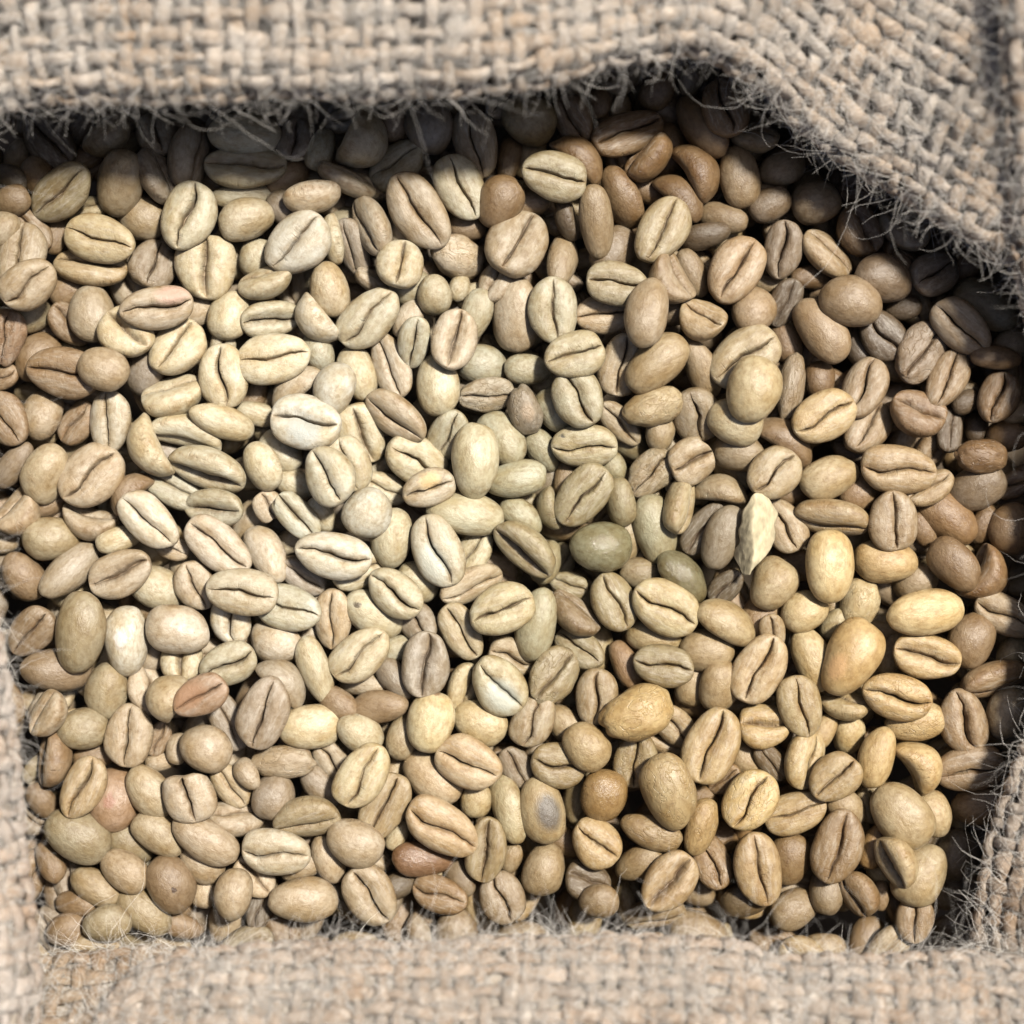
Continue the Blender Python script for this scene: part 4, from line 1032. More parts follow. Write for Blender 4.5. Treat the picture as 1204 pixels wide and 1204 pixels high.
# the smaller and half-hidden beans between and under them: one mass
REST = """
886 161 -21 64 47 -20 -23 49 y -
511 348 -7 49 43 90 -18 174 c -
800 229 -22 74 45 -45 -12 -122 b k
407 212 -14 77 40 -25 23 70 t -
662 307 -22 70 38 80 22 155 t -
730 590 -11 62 38 -82 4 151 o -
622 434 -22 60 37 0 18 181 g -
333 800 -11 72 48 -45 -3 -120 t k
867 532 -22 62 46 -10 -13 173 t -
905 240 -27 52 41 30 -1 181 m -
847 577 -22 66 43 -5 -11 -111 t k
993 829 -17 64 45 -10 -21 58 c -
387 1010 -21 64 41 -75 6 173 k -
826 622 -27 72 41 55 -8 -7 d -
92 498 -29 60 43 50 -14 23 b -
410 545 -2 67 52 -70 5 0 c -
704 1061 5 49 41 20 -22 175 m -
972 1048 -25 58 45 80 14 190 m -
690 1037 -22 58 51 -20 12 34 d -
728 497 -28 68 35 -45 18 -5 t -
170 440 -28 57 46 60 -16 188 m -
267 848 -22 74 40 -65 -3 14 m -
751 1016 -22 62 39 30 -20 191 t -
345 455 -22 77 40 40 -8 -137 t k
773 107 -31 54 39 55 -21 174 b -
828 278 -24 62 35 10 -11 146 d -
272 728 -22 58 49 -80 5 -4 w -
722 295 -24 62 52 60 7 168 m -
922 355 -30 62 37 65 -19 -10 d -
736 780 -27 64 33 -65 -10 186 r -
608 903 -26 58 37 -60 5 -0 m -
638 530 -29 58 37 -60 16 171 g -
545 810 -22 64 46 80 -12 -39 c -
415 290 -31 72 39 -75 21 -27 m -
272 922 -22 62 39 -55 2 -4 y -
876 1056 -26 62 46 20 -0 179 d -
15 547 -22 68 33 50 -10 175 m -
794 854 -30 64 43 -45 14 -7 t -
1171 420 -2 62 29 -5 7 186 b -
377 925 -29 58 39 -50 3 177 m -
78 1095 -25 52 41 20 -13 186 b -
59 1012 -33 57 33 -60 -21 188 b -
768 748 -22 68 41 -10 -8 189 y -
214 775 -22 57 52 90 16 -5 c n
1093 575 -11 62 40 30 6 36 y -
850 256 -31 60 37 -15 -19 178 t -
560 370 -11 64 37 75 -9 186 g -
998 865 -33 52 39 80 -21 170 c -
1099 958 -11 58 43 -70 3 187 y -
152 991 -31 64 49 -40 9 175 o -
474 866 -22 58 39 70 12 180 y -
377 176 -22 54 34 75 16 176 g -
356 677 -22 62 35 -35 12 -1 m -
598 185 -38 67 31 80 16 183 b -
80 382 -33 62 42 -50 23 37 b -
50 943 -33 52 35 -60 16 170 b -
612 607 -22 58 37 -42 2 171 g -
330 530 -28 58 45 -45 -6 184 c -
45 420 -34 64 52 60 7 188 b -
964 447 -33 49 39 90 3 168 b -
558 648 -30 58 43 55 1 18 c -
853 690 -23 52 35 50 -21 -0 d -
600 772 -22 62 47 -20 22 -2 k -
1116 507 -41 54 33 80 15 -7 d -
755 676 -30 54 39 -10 8 172 t w
300 305 -33 52 43 70 -20 172 c -
1075 683 -33 57 45 20 -20 190 t -
463 796 -16 62 35 -50 -12 179 m -
172 812 -27 62 47 -70 -24 43 k -
559 941 -22 43 39 90 -10 189 c -
237 1017 -20 58 43 -35 2 172 k -
655 480 -20 62 49 -45 -7 186 g -
216 1090 -42 52 31 -20 20 170 b -
1013 580 -27 57 46 20 20 176 b -
390 893 -29 52 39 -50 5 -5 t -
925 402 -44 52 37 -70 -4 178 b -
450 573 -33 62 37 -25 18 -1 c -
12 236 -2 52 39 10 -20 174 b -
1185 512 -34 52 39 0 -19 189 b -
492 732 -22 56 45 -45 -24 -5 m -
815 320 -29 62 31 -65 9 191 t -
906 896 -19 57 31 -55 22 -4 d -
583 333 -17 52 43 60 15 24 t -
301 486 -31 54 31 -15 5 191 c -
140 634 -15 57 31 18 11 173 c -
298 1030 -22 57 47 -45 5 22 k -
667 258 -19 52 40 -75 19 86 d -
398 828 -16 49 37 -30 -9 171 b -
462 145 -29 46 36 -70 16 190 b -
776 510 -22 45 37 80 -4 168 t -
647 598 -27 54 42 -75 -1 84 o -
1138 312 -44 46 36 20 5 176 b -
152 578 -18 62 45 45 16 -110 b k
1029 995 -11 56 35 65 2 189 R2 -
670 687 -33 47 31 -20 -9 -1 o w
492 683 -28 57 49 -30 11 182 c -
548 265 -28 52 36 -10 -1 181 b -
373 413 -27 49 39 -60 -7 177 g -
391 280 -15 62 36 -80 -4 113 c -
88 1063 -31 54 31 0 -24 185 b -
285 232 -28 77 33 5 8 178 c -
306 1068 -30 52 33 75 6 -2 d -
290 910 -5 43 29 -50 -20 171 k -
338 210 -33 57 39 30 8 161 b -
817 802 -32 62 46 70 3 178 t -
44 207 -20 52 41 -60 -16 176 b -
40 372 -27 49 38 50 21 148 o -
402 143 -33 46 31 15 -19 6 t -
705 118 -33 46 27 90 15 178 b -
996 950 -11 57 41 -45 19 181 t -
1115 1090 -41 41 29 20 -20 176 d -
425 668 -22 77 47 20 22 -6 c -
1062 363 -35 46 29 15 -19 191 d -
955 325 -36 57 31 5 15 175 b -
317 598 -22 46 37 -60 9 10 k x
1156 617 -33 49 31 65 -6 179 b -
590 122 -30 46 31 50 17 3 t -
378 605 -22 47 31 -60 24 181 c -
662 851 -29 52 37 -40 -18 175 t -
1148 502 -55 43 31 80 23 181 d -
908 742 -9 46 31 -75 17 3 t -
540 1030 -33 52 35 -60 -24 179 m -
1190 570 -32 46 33 30 -20 -1 b -
1007 405 -44 52 33 -70 -18 168 d -
345 570 -28 52 35 -20 1 172 c -
12 208 -16 52 31 -30 -22 174 d -
879 894 -29 52 37 -50 8 180 t -
480 375 -17 52 35 60 3 192 t -
66 275 -28 52 31 75 14 172 b -
982 735 -28 41 33 60 -14 190 g -
1195 765 -33 52 37 40 10 168 o -
3 270 19 46 39 60 2 174 t -
335 245 -22 52 39 -50 -1 186 m -
615 238 -25 62 41 0 -8 169 b -
425 803 -33 62 31 -5 -20 190 t -
82 340 -41 52 41 30 9 185 b -
852 915 -26 46 33 40 -23 8 b -
35 272 -14 62 43 -50 2 11 b -
470 1040 -31 52 31 20 23 189 d -
1137 472 -36 41 28 30 18 173 d -
1190 405 -19 46 37 20 -3 181 t -
233 366 -34 46 36 30 1 180 k -
1050 770 -37 52 33 60 14 169 t -
187 869 -29 46 28 70 -6 -10 b -
20 184 -44 46 31 70 -10 188 t -
762 225 -42 52 31 -30 4 168 b -
969 859 -22 46 28 60 15 183 y -
440 332 -31 52 33 -30 19 61 t -
895 735 -33 72 52 80 -1 186 b -
600 1010 -30 41 27 70 -17 191 t -
643 660 -27 57 35 70 18 176 o -
661 989 -44 52 35 -40 -4 171 b -
110 889 -34 52 33 10 8 179 b -
204 645 -31 41 29 -20 -7 -2 k -
728 100 -32 35 25 10 19 181 t -
5 445 -31 41 29 30 -9 10 b -
722 550 -33 41 31 -60 12 182 g -
57 592 -34 46 33 20 7 170 b -
240 1047 -33 43 35 80 15 188 k -
1085 622 -30 46 31 -60 5 180 b -
812 95 -30 43 29 85 -22 184 t -
208 880 -26 41 29 85 23 175 k -
482 337 -24 52 46 20 -3 169 g -
540 338 -23 36 27 70 17 181 c -
102 247 -33 52 37 10 -15 34 c -
665 562 -34 52 29 85 12 188 b -
475 272 -26 62 41 -60 -13 181 t -
1035 1053 -21 39 23 85 5 183 b -
176 772 -38 41 33 60 -14 188 k -
468 762 -26 46 31 20 14 182 g -
352 1018 -28 54 37 20 -10 189 t -
467 983 -22 37 23 60 9 179 c -
1020 947 -33 46 33 -75 -2 55 y -
932 577 -40 46 35 20 5 186 b -
189 896 -33 39 23 10 3 171 k -
826 936 -35 41 27 0 10 183 b -
8 638 -44 33 25 20 15 170 t -
1068 313 -35 52 40 -45 7 53 b -
738 635 -33 68 37 80 -11 171 t -
1198 485 -27 41 28 20 -1 170 y -
1033 1024 -33 41 27 -60 -23 181 c -
795 365 -25 46 36 10 -18 181 m -
262 406 -31 43 31 80 -17 -2 c -
52 832 -29 52 42 60 7 51 t -
560 352 -34 46 39 10 -5 183 c -
400 832 -39 52 39 -30 -4 181 b -
1023 973 -81 62 45 79 -6 5 y -f
626 383 -74 70 53 51 7 47 o -f
-6 493 -79 60 43 29 6 -46 o -f
480 111 -77 73 45 43 3 -51 y -f
-13 1189 -78 64 50 176 -3 32 t -f
814 325 -74 62 50 1 8 -65 m -f
516 1161 -80 71 47 147 11 179 b -f
1150 1014 -80 61 47 40 -11 191 t -f
458 617 -76 68 44 119 13 -56 b -f
847 129 -80 69 45 53 2 156 t -f
681 367 -75 74 50 117 11 -49 o -f
1125 133 -80 64 47 155 -4 161 m -f
850 1043 -75 59 50 23 8 -52 b -f
231 1072 -79 68 52 177 5 180 m -f
1115 81 -80 76 48 39 1 -3 y -f
889 61 -77 75 48 150 -8 140 t -f
610 553 -75 65 49 73 13 -56 y -f
198 427 -79 73 51 10 -6 -10 b -f
1025 418 -78 60 52 144 -14 -6 t -f
124 849 -75 71 54 171 -9 -43 b -f
535 963 -75 61 51 160 5 45 m -f
1016 633 -77 64 50 149 -8 -38 o -f
614 327 -78 66 49 99 -6 153 b -f
-60 1115 -78 62 47 155 4 38 m -f
38 1015 -78 62 53 89 11 185 b -f
424 1135 -76 68 54 79 7 30 t -f
936 822 -81 73 43 167 -6 7 b -f
857 584 -78 61 43 21 4 -45 y -f
224 784 -78 68 53 107 6 192 y -f
67 842 -82 66 43 72 -1 173 m -f
790 485 -75 59 50 65 -7 -55 b -f
1014 279 -80 62 43 131 8 149 b -f
455 962 -78 71 42 92 5 -48 t -f
441 866 -78 63 43 79 6 46 t -f
759 1123 -79 73 43 49 -12 151 b -f
1279 878 -72 69 53 176 11 -71 b -f
897 1018 -81 61 46 152 2 -7 b -f
470 685 -78 75 51 170 13 -9 b -f
577 1143 -80 74 49 25 -2 11 o -f
355 514 -81 61 47 49 2 178 o -f
-79 535 -77 71 45 30 13 139 b -f
1185 430 -78 74 53 173 -9 -5 y -f
1275 272 -78 76 48 166 13 157 b -f
1048 238 -74 72 52 100 -7 -54 b -f
1096 997 -80 73 47 38 -7 -5 b -f
112 656 -79 68 45 111 10 30 m -f
274 616 -79 61 45 19 6 -36 o -f
678 180 -79 67 42 130 -14 36 t -f
1104 375 -74 68 50 90 -10 -59 o -f
533 125 -82 60 43 155 -4 172 m -f
-76 281 -79 60 44 82 9 -39 b -f
1139 603 -81 75 44 72 -5 -0 b -f
543 814 -79 68 53 31 -1 191 o -f
1096 441 -75 68 51 25 -3 -52 t -f
1007 511 -79 67 46 21 -14 161 o -f
734 893 -80 58 49 22 5 6 o -f
607 841 -78 67 51 105 6 -30 y -f
-26 228 -75 67 49 57 8 -56 y -f
213 290 -79 59 49 97 10 160 t -f
-13 305 -75 69 50 12 -1 -52 y -f
743 1061 -74 63 53 113 0 -49 o -f
399 474 -79 75 52 130 2 -12 t -f
491 829 -77 60 50 75 -11 -33 o -f
996 1123 -77 58 46 169 -0 -52 o -f
388 991 -79 68 50 148 8 9 o -f
597 117 -74 65 52 141 10 -57 m -f
-21 659 -79 76 52 126 9 -8 o -f
574 1001 -77 72 53 11 4 149 b -f
592 736 -80 69 49 162 3 -10 m -f
920 653 -76 66 46 22 6 -62 m -f
691 616 -78 70 52 13 -12 162 b -f
763 340 -73 64 51 43 -7 -64 t -f
677 820 -79 67 52 38 -1 175 o -f
182 1179 -77 63 52 63 5 30 t -f
943 1140 -78 65 51 72 12 155 o -f
323 561 -78 72 45 119 13 33 m -f
278 113 -75 61 46 79 -13 -66 t -f
-57 339 -80 58 45 76 -3 160 y -f
1100 245 -75 61 50 129 7 51 m -f
865 342 -76 58 52 121 -8 32 o -f
1184 288 -75 71 52 148 2 -50 m -f
924 344 -79 68 51 78 -4 -2 y -f
47 1117 -77 63 43 7 8 -57 t -f
420 259 -76 72 54 91 -12 154 m -f
-80 128 -80 61 48 173 8 188 t -f
214 532 -76 74 53 148 11 -31 b -f
1140 334 -75 65 51 65 3 -52 y -f
362 767 -81 72 46 161 -3 -10 b -f
615 178 -76 64 49 26 -13 -49 t -f
961 990 -77 72 45 8 10 48 b -f
582 498 -81 70 47 164 -1 181 m -f
1218 483 -76 61 50 134 -13 -38 o -f
1125 533 -81 64 42 92 -12 168 y -f
2 373 -78 72 54 173 9 -11 o -f
662 560 -80 63 43 16 -7 148 y -f
1179 211 -74 60 52 97 5 -56 o -f
75 523 -80 69 44 78 2 148 m -f
1018 82 -76 72 46 49 -10 -58 t -f
1143 1133 -76 62 53 78 -1 34 y -f
503 497 -75 69 50 27 -2 -57 o -f
855 951 -79 74 49 9 11 -12 o -f
380 559 -73 67 52 8 -13 -61 t -f
1217 627 -79 70 53 157 -2 173 m -f
683 745 -80 70 50 79 -1 -1 t -f
697 969 -74 67 54 176 -9 -51 b -f
276 418 -78 70 45 52 7 139 o -f
1235 217 -80 65 45 168 14 182 y -f
569 1056 -76 72 52 57 11 -36 y -f
1289 1139 -76 67 43 131 13 -68 o -f
850 282 -78 59 44 34 10 -43 b -f
432 100 -76 73 48 128 -12 -45 o -f
169 1007 -77 66 49 173 -3 -44 o -f
254 993 -73 65 51 175 -3 -64 y -f
282 720 -77 63 47 5 1 49 t -f
422 705 -79 67 46 31 8 174 o -f
736 155 -78 73 48 7 8 154 o -f
1027 813 -77 70 53 116 11 153 o -f
726 266 -77 58 48 37 -12 -41 b -f
878 1186 -80 67 47 48 5 -12 t -f
1150 963 -78 73 48 87 6 161 b -f
869 649 -79 72 44 51 6 39 o -f
635 893 -76 62 50 89 -14 -44 m -f
1273 399 -77 73 51 71 -14 151 b -f
348 693 -79 75 52 49 -3 169 t -f
271 234 -81 60 44 149 4 169 t -f
1174 558 -77 67 53 135 -8 157 y -f
639 490 -76 64 47 107 -11 -51 y -f
922 900 -80 69 47 133 -12 188 m -f
1044 1145 -74 72 47 137 12 -68 t -f
986 689 -74 75 52 19 -12 44 b -f
811 718 -76 68 50 165 -14 40 y -f
91 459 -78 73 52 36 9 -11 o -f
1167 162 -78 62 50 20 11 8 o -f
340 610 -78 70 50 148 13 -10 m -f
501 303 -81 68 43 11 11 179 m -f
631 228 -81 68 46 80 -7 170 b -f
1207 1022 -76 66 52 21 6 39 t -f
1064 525 -76 73 53 71 -10 -29 t -f
547 180 -80 65 49 168 -7 3 m -f
-29 818 -79 74 46 174 -13 180 o -f
547 232 -78 74 43 90 -13 -32 b -f
305 894 -81 60 45 85 -10 180 b -f
240 661 -80 71 45 39 13 175 y -f
1076 936 -82 71 42 1 -6 191 b -f
743 674 -76 66 44 45 7 -68 m -f
699 1178 -77 61 46 40 10 -52 t -f
919 587 -82 66 43 99 -7 -7 b -f
1232 799 -78 75 43 88 -7 -51 m -f
5 112 -78 61 44 70 4 -44 o -f
1077 311 -77 64 51 65 13 150 b -f
81 599 -77 74 54 87 -11 11 t -f
1012 573 -74 65 51 116 12 51 m -f
1047 145 -78 72 44 27 -9 44 o -f
384 225 -72 67 53 124 -10 50 b -f
253 864 -77 73 45 117 2 -52 m -f
891 537 -76 67 51 115 12 35 y -f
321 1109 -77 60 42 19 -8 -67 b -f
338 284 -76 60 50 155 14 40 y -f
535 565 -77 62 53 142 -12 156 m -f
400 608 -78 69 45 35 12 139 m -f
413 176 -78 64 43 119 3 -49 o -f
-57 613 -80 69 46 112 6 7 m -f
-78 73 -75 66 51 152 10 -51 o -f
419 820 -77 70 53 6 2 158 o -f
-78 443 -77 73 43 17 -10 -60 m -f
1264 690 -74 62 50 32 -11 -66 m -f
1157 1188 -77 61 48 29 10 -39 b -f
7 923 -78 59 49 67 -6 -30 t -f
1057 678 -80 66 43 40 8 32 m -f
58 328 -76 69 45 19 6 -60 y -f
99 1099 -74 69 51 87 6 -56 b -f
1031 348 -78 62 48 179 9 145 m -f
94 73 -77 58 51 51 10 -33 o -f
117 1002 -81 61 43 119 -7 11 b -f
688 915 -78 61 52 131 -13 -8 t -f
689 1127 -81 69 45 19 0 1 m -f
817 613 -78 68 47 127 3 33 o -f
84 890 -81 64 43 79 -5 185 y -f
101 762 -78 64 46 78 11 144 y -f
1155 735 -78 67 51 138 10 162 y -f
134 518 -75 69 52 67 1 -50 o -f
68 243 -78 71 48 68 8 146 t -f
583 669 -79 66 48 164 -0 158 o -f
749 440 -78 70 47 155 -4 138 y -f
923 722 -79 65 46 137 8 -30 t -f
1064 854 -80 67 45 155 -5 -9 o -f
293 359 -80 61 46 9 -10 160 o -f
71 183 -79 73 46 69 1 148 y -f
720 71 -74 71 49 107 -7 -62 o -f
540 405 -76 65 48 170 -13 -49 m -f
579 600 -76 65 51 12 -0 -36 o -f
-20 180 -79 60 45 139 12 158 o -f
-69 957 -75 74 48 86 8 -58 o -f
531 620 -80 69 44 58 8 6 b -f
1239 941 -80 59 47 98 13 8 y -f
447 448 -75 71 50 105 14 -51 t -f
792 215 -79 64 46 60 9 149 m -f
993 760 -77 72 52 64 -13 160 y -f
807 167 -78 67 43 77 12 151 o -f
629 998 -75 65 51 118 -7 47 o -f
34 755 -79 63 48 85 -1 29 o -f
456 206 -77 75 52 127 -14 -12 m -f
998 1189 -77 75 51 17 -13 152 o -f
1265 63 -75 75 53 51 13 141 y -f
1239 1069 -77 74 43 89 6 -60 o -f
195 736 -79 65 47 62 7 150 o -f
183 591 -79 72 43 80 6 -40 o -f
1192 908 -79 58 51 4 -12 8 o -f
173 141 -80 76 45 41 1 157 m -f
168 811 -75 63 53 158 9 140 o -f
994 213 -79 60 46 86 -6 35 b -f
1170 800 -82 61 44 127 5 4 m -f
-49 765 -76 75 50 161 12 33 o -f
1057 764 -80 60 50 57 -1 10 o -f
249 1146 -78 66 49 90 12 157 y -f
-78 384 -78 65 42 117 5 -50 b -f
922 272 -79 60 49 114 -12 -11 y -f
157 686 -74 75 47 74 -11 -68 b -f
206 947 -80 59 42 15 -2 -39 b -f
417 1188 -79 64 49 165 -11 181 o -f
359 1077 -76 63 53 70 -13 29 m -f
889 836 -77 64 54 46 9 168 o -f
1268 618 -77 75 54 129 -13 181 t -f
325 173 -79 72 45 176 11 154 m -f
563 72 -78 66 53 138 -13 183 b -f
516 1035 -80 69 48 168 5 -11 y -f
1222 1148 -74 73 53 155 -5 -48 y -f
1130 834 -77 74 44 44 -13 49 y -f
634 74 -80 72 47 39 12 6 m -f
180 350 -79 74 50 51 -7 0 o -f
277 501 -76 69 54 71 3 34 y -f
875 489 -77 75 47 152 12 32 y -f
747 802 -80 68 48 170 -8 -7 o -f
64 1176 -75 61 54 144 1 -40 t -f
962 165 -77 69 51 31 9 154 b -f
1169 1074 -79 65 51 28 4 187 b -f
808 562 -78 64 42 134 -13 142 y -f
1239 849 -78 65 50 137 -9 5 m -f
150 272 -81 72 44 47 -4 174 y -f
1160 676 -80 69 47 146 -8 172 b -f
467 756 -75 74 54 158 11 -34 b -f
748 574 -81 68 43 161 -11 -11 b -f
352 956 -75 70 46 175 0 -63 t -f
468 536 -77 75 48 26 -3 -33 m -f
954 411 -79 68 45 66 9 -34 b -f
137 914 -77 72 46 88 5 -52 b -f
497 886 -77 63 50 114 -8 -36 t -f
778 957 -76 73 52 26 9 143 b -f
946 510 -74 65 51 75 -7 -61 t -f
162 1088 -79 60 53 58 8 181 o -f
471 1075 -79 75 49 81 10 169 b -f
1227 335 -79 61 43 168 6 145 m -f
1218 118 -75 61 48 40 7 -61 b -f
142 424 -75 75 46 45 -1 -65 y -f
328 1158 -76 66 48 100 0 -48 t -f
202 873 -78 60 48 80 -9 -35 m -f
867 422 -79 61 51 120 -6 183 m -f
-22 550 -79 65 45 163 7 148 o -f
917 194 -77 74 42 50 -7 43 m -f
1004 896 -78 62 45 110 -2 -46 y -f
71 720 -77 72 45 63 5 43 t -f
1072 1072 -78 64 43 22 -8 51 y -f
1264 456 -79 75 44 8 -6 144 b -f
816 1162 -79 75 52 0 -6 4 b -f
76 119 -77 72 52 119 -5 157 o -f
116 1172 -79 76 51 103 9 12 t -f
674 695 -80 64 48 46 1 178 o -f
773 389 -79 62 45 35 -3 146 m -f
1128 484 -81 70 44 175 10 2 o -f
1052 467 -73 73 46 31 9 -61 m -f
357 87 -80 70 50 120 6 174 t -f
-15 725 -77 67 48 70 1 43 y -f
686 460 -79 66 53 95 5 6 o -f
754 747 -75 65 48 139 -3 -63 t -f
924 1063 -77 63 49 76 -11 37 y -f
250 69 -78 63 47 14 3 39 y -f
664 128 -79 62 53 147 -7 187 o -f
974 1042 -75 74 52 132 -1 -50 t -f
1283 810 -76 67 47 105 -11 -51 o -f
1095 177 -76 76 46 94 -14 -51 y -f
324 471 -73 64 50 137 -10 -65 y -f
642 646 -77 70 53 95 12 189 o -f
700 308 -76 76 46 8 -2 -60 y -f
756 106 -76 62 43 89 1 -67 o -f
16 422 -81 76 46 57 -1 177 o -f
526 743 -77 58 50 62 -2 146 b -f
1284 761 -73 76 51 176 13 -54 m -f
314 805 -80 62 46 12 -9 190 m -f
978 112 -73 69 51 79 -12 51 y -f
874 779 -81 64 47 156 1 -8 y -f
1 975 -78 73 46 68 -8 32 o -f
1088 1186 -76 61 51 11 -0 46 m -f
174 69 -78 69 43 32 -8 -44 b -f
342 398 -79 63 54 29 2 4 b -f
588 427 -76 76 48 123 1 -44 y -f
392 375 -80 63 49 142 -2 10 m -f
99 355 -76 68 51 20 7 139 y -f
722 217 -80 73 45 69 -2 161 m -f
1116 769 -77 66 51 110 -3 -38 b -f
436 345 -79 72 44 161 13 -32 b -f
300 1051 -78 73 48 20 -10 152 y -f
384 659 -77 71 46 129 6 -42 t -f
1280 160 -75 59 52 113 12 -48 o -f
612 1102 -72 67 52 6 -9 -67 t -f
-41 874 -79 68 46 169 0 146 m -f
960 619 -79 64 44 101 7 35 t -f
-51 1005 -75 68 46 5 2 -66 o -f
1207 735 -77 73 52 68 5 29 y -f
1288 961 -80 74 44 133 13 171 y -f
548 886 -78 59 45 2 -7 139 y -f
804 888 -75 58 52 138 14 45 b -f
355 848 -80 68 50 93 4 -2 o -f
274 288 -76 62 54 64 -9 147 y -f
1245 525 -77 75 53 125 0 191 m -f
1024 1037 -77 68 43 17 12 44 m -f
258 168 -79 76 51 43 5 12 m -f
1082 594 -79 64 50 32 -1 162 b -f
908 117 -78 75 47 27 -14 149 m -f
57 951 -77 64 52 149 9 155 o -f
809 1086 -78 62 48 23 -8 -29 m -f
872 902 -79 63 43 67 -1 35 m -f
75 1054 -72 74 53 99 1 -58 m -f
837 839 -78 71 51 157 0 161 b -f
31 614 -76 63 52 74 -8 143 y -f
650 1170 -79 61 46 48 -8 -30 y -f
378 313 -81 69 44 59 8 170 o -f
329 1009 -77 65 43 76 -7 -47 o -f
567 290 -79 75 44 33 6 -34 m -f
545 347 -80 72 42 134 4 -37 o -f
31 679 -77 60 44 54 -4 -57 m -f
940 69 -77 74 52 100 -10 182 t -f
513 63 -80 64 44 102 13 5 o -f
99 290 -71 73 50 4 14 -68 o -f
306 662 -79 61 44 15 -1 -36 m -f
-71 719 -75 59 53 18 -12 44 o -f
3 1084 -77 72 43 103 13 -46 b -f
-70 182 -79 71 47 152 -2 29 m -f
1154 387 -76 76 42 106 -7 -48 t -f
221 216 -75 68 45 161 5 -68 t -f
1257 1017 -78 75 44 139 -9 40 y -f
384 899 -78 69 43 50 -3 -56 m -f
680 1065 -79 65 51 35 9 186 b -f
407 1051 -78 59 43 59 7 -52 o -f
501 370 -76 75 45 102 0 -65 t -f
723 396 -67 74 46 133 -7 38 b -f
743 513 -82 71 42 98 9 5 m -f
439 1013 -76 71 50 44 1 29 t -f
469 1186 -80 72 42 61 3 145 m -f
125 183 -74 70 51 85 -1 -55 y -f
487 256 -78 67 51 23 -3 152 y -f
847 1121 -75 73 42 82 13 -62 o -f
195 479 -79 73 44 43 9 -33 b -f
822 384 -81 67 44 135 6 177 m -f
583 949 -78 63 42 85 -4 -50 t -f
797 265 -75 61 54 76 -7 140 b -f
458 395 -76 69 44 57 12 -49 m -f
-65 1179 -80 62 48 136 -4 8 o -f
976 326 -75 62 47 119 -6 -61 b -f
878 238 -71 64 54 73 6 -64 o -f
-79 1064 -79 59 50 54 10 6 o -f
761 1188 -77 69 48 65 -3 141 m -f
530 1092 -76 59 47 37 -9 -43 y -f
16 845 -81 60 43 61 -8 187 m -f
1174 70 -77 76 46 115 -7 -49 y -f
239 577 -78 69 42 153 2 -49 y -f
1173 858 -79 66 44 64 6 -34 t -f
1092 713 -82 59 43 2 -4 186 t -f
23 214 -77 58 45 122 -10 50 b -f
230 357 -75 73 47 162 -1 -53 o -f
783 1032 -72 61 54 23 -8 -68 o -f
916 953 -78 63 47 42 -6 35 y -f
802 784 -77 62 50 39 6 141 o -f
978 942 -74 68 52 152 9 52 y -f
1026 722 -79 60 45 166 1 -29 o -f
923 462 -76 71 50 60 -13 153 y -f
816 994 -77 69 44 5 6 -56 t -f
984 851 -80 71 43 27 -7 150 m -f
680 244 -72 73 51 161 11 -50 o -f
1101 647 -76 76 53 57 -4 162 o -f
968 255 -77 64 45 91 -3 -52 y -f
816 441 -79 71 52 150 -1 169 b -f
860 710 -78 71 46 156 -5 37 t -f
263 931 -75 70 49 13 12 -51 t -f
43 472 -75 62 50 157 1 45 o -f
644 433 -74 59 54 94 4 50 y -f
1124 898 -76 62 47 72 -11 -48 m -f
65 411 -78 62 47 75 13 28 t -f
1210 679 -76 64 50 24 -3 33 y -f
692 520 -76 70 53 17 9 150 b -f
519 673 -76 75 48 155 -6 -44 t -f
314 63 -78 70 42 178 -8 -34 m -f
155 960 -78 59 47 41 -8 37 m -f
1066 94 -80 59 46 64 10 7 y -f
481 1125 -72 75 51 5 -4 186 y -f
157 222 -74 69 54 5 -11 -40 m -f
-36 416 -76 64 47 71 -7 45 m -f
146 741 -77 73 47 4 12 158 m -f
1283 565 -77 62 49 79 10 148 m -f
983 461 -77 65 50 134 -8 39 b -f
127 576 -76 67 44 82 13 -54 o -f
334 228 -75 67 51 169 8 -49 m -f
1221 169 -78 60 49 113 7 -34 t -f
853 183 -77 76 45 45 6 -49 o -f
408 945 -79 76 47 51 -5 174 t -f
632 796 -76 59 43 122 -2 -70 m -f
-26 60 -77 59 49 86 -2 39 y -f
815 69 -80 59 47 90 14 171 o -f
224 114 -78 73 43 10 12 33 m -f
787 839 -76 66 51 69 -0 154 o -f
637 947 -80 63 48 19 -4 6 b -f
1285 333 -79 58 54 92 4 -3 b -f
37 67 -77 61 45 84 -4 -53 m -f
602 1190 -75 68 50 62 3 -51 y -f
-16 1138 -78 65 46 160 3 149 m -f
551 460 -79 66 45 80 7 155 o -f
767 620 -79 71 50 126 6 184 y -f
180 457 -56 68 50 99 4 -3 b -f
564 212 -56 58 50 97 2 33 m -f
768 591 -56 75 45 106 0 160 y -f
745 441 -56 61 47 138 10 162 y -f
422 372 -56 59 44 50 11 182 t -f
1093 986 -56 68 46 59 7 1 t -f
325 88 -56 75 45 163 3 37 b -f
997 641 -56 75 47 67 -9 178 o -f
615 501 -56 67 42 5 4 148 t -f
560 609 -56 61 49 72 14 35 t -f
791 872 -56 75 43 167 -12 -46 t -f
895 233 -56 67 48 36 -2 -60 o -f
433 660 -67 66 49 163 -7 -4 m -f
222 671 -56 71 45 100 7 176 t -f
1116 140 -56 75 53 46 -9 176 m -f
527 925 -73 63 50 30 13 -62 m -f
275 137 -56 76 42 37 9 -45 t -f
166 586 -56 70 46 85 1 31 t -f
345 135 -75 65 46 172 3 -70 t -f
1062 278 -56 75 47 58 6 -37 b -f
186 876 -56 69 43 64 -1 -64 y -f
381 227 -56 74 44 129 -4 146 t -f
577 670 -56 64 48 153 -14 -1 b -f
910 329 -56 68 49 164 13 -37 o -f
655 320 -63 71 50 142 11 -65 m -f
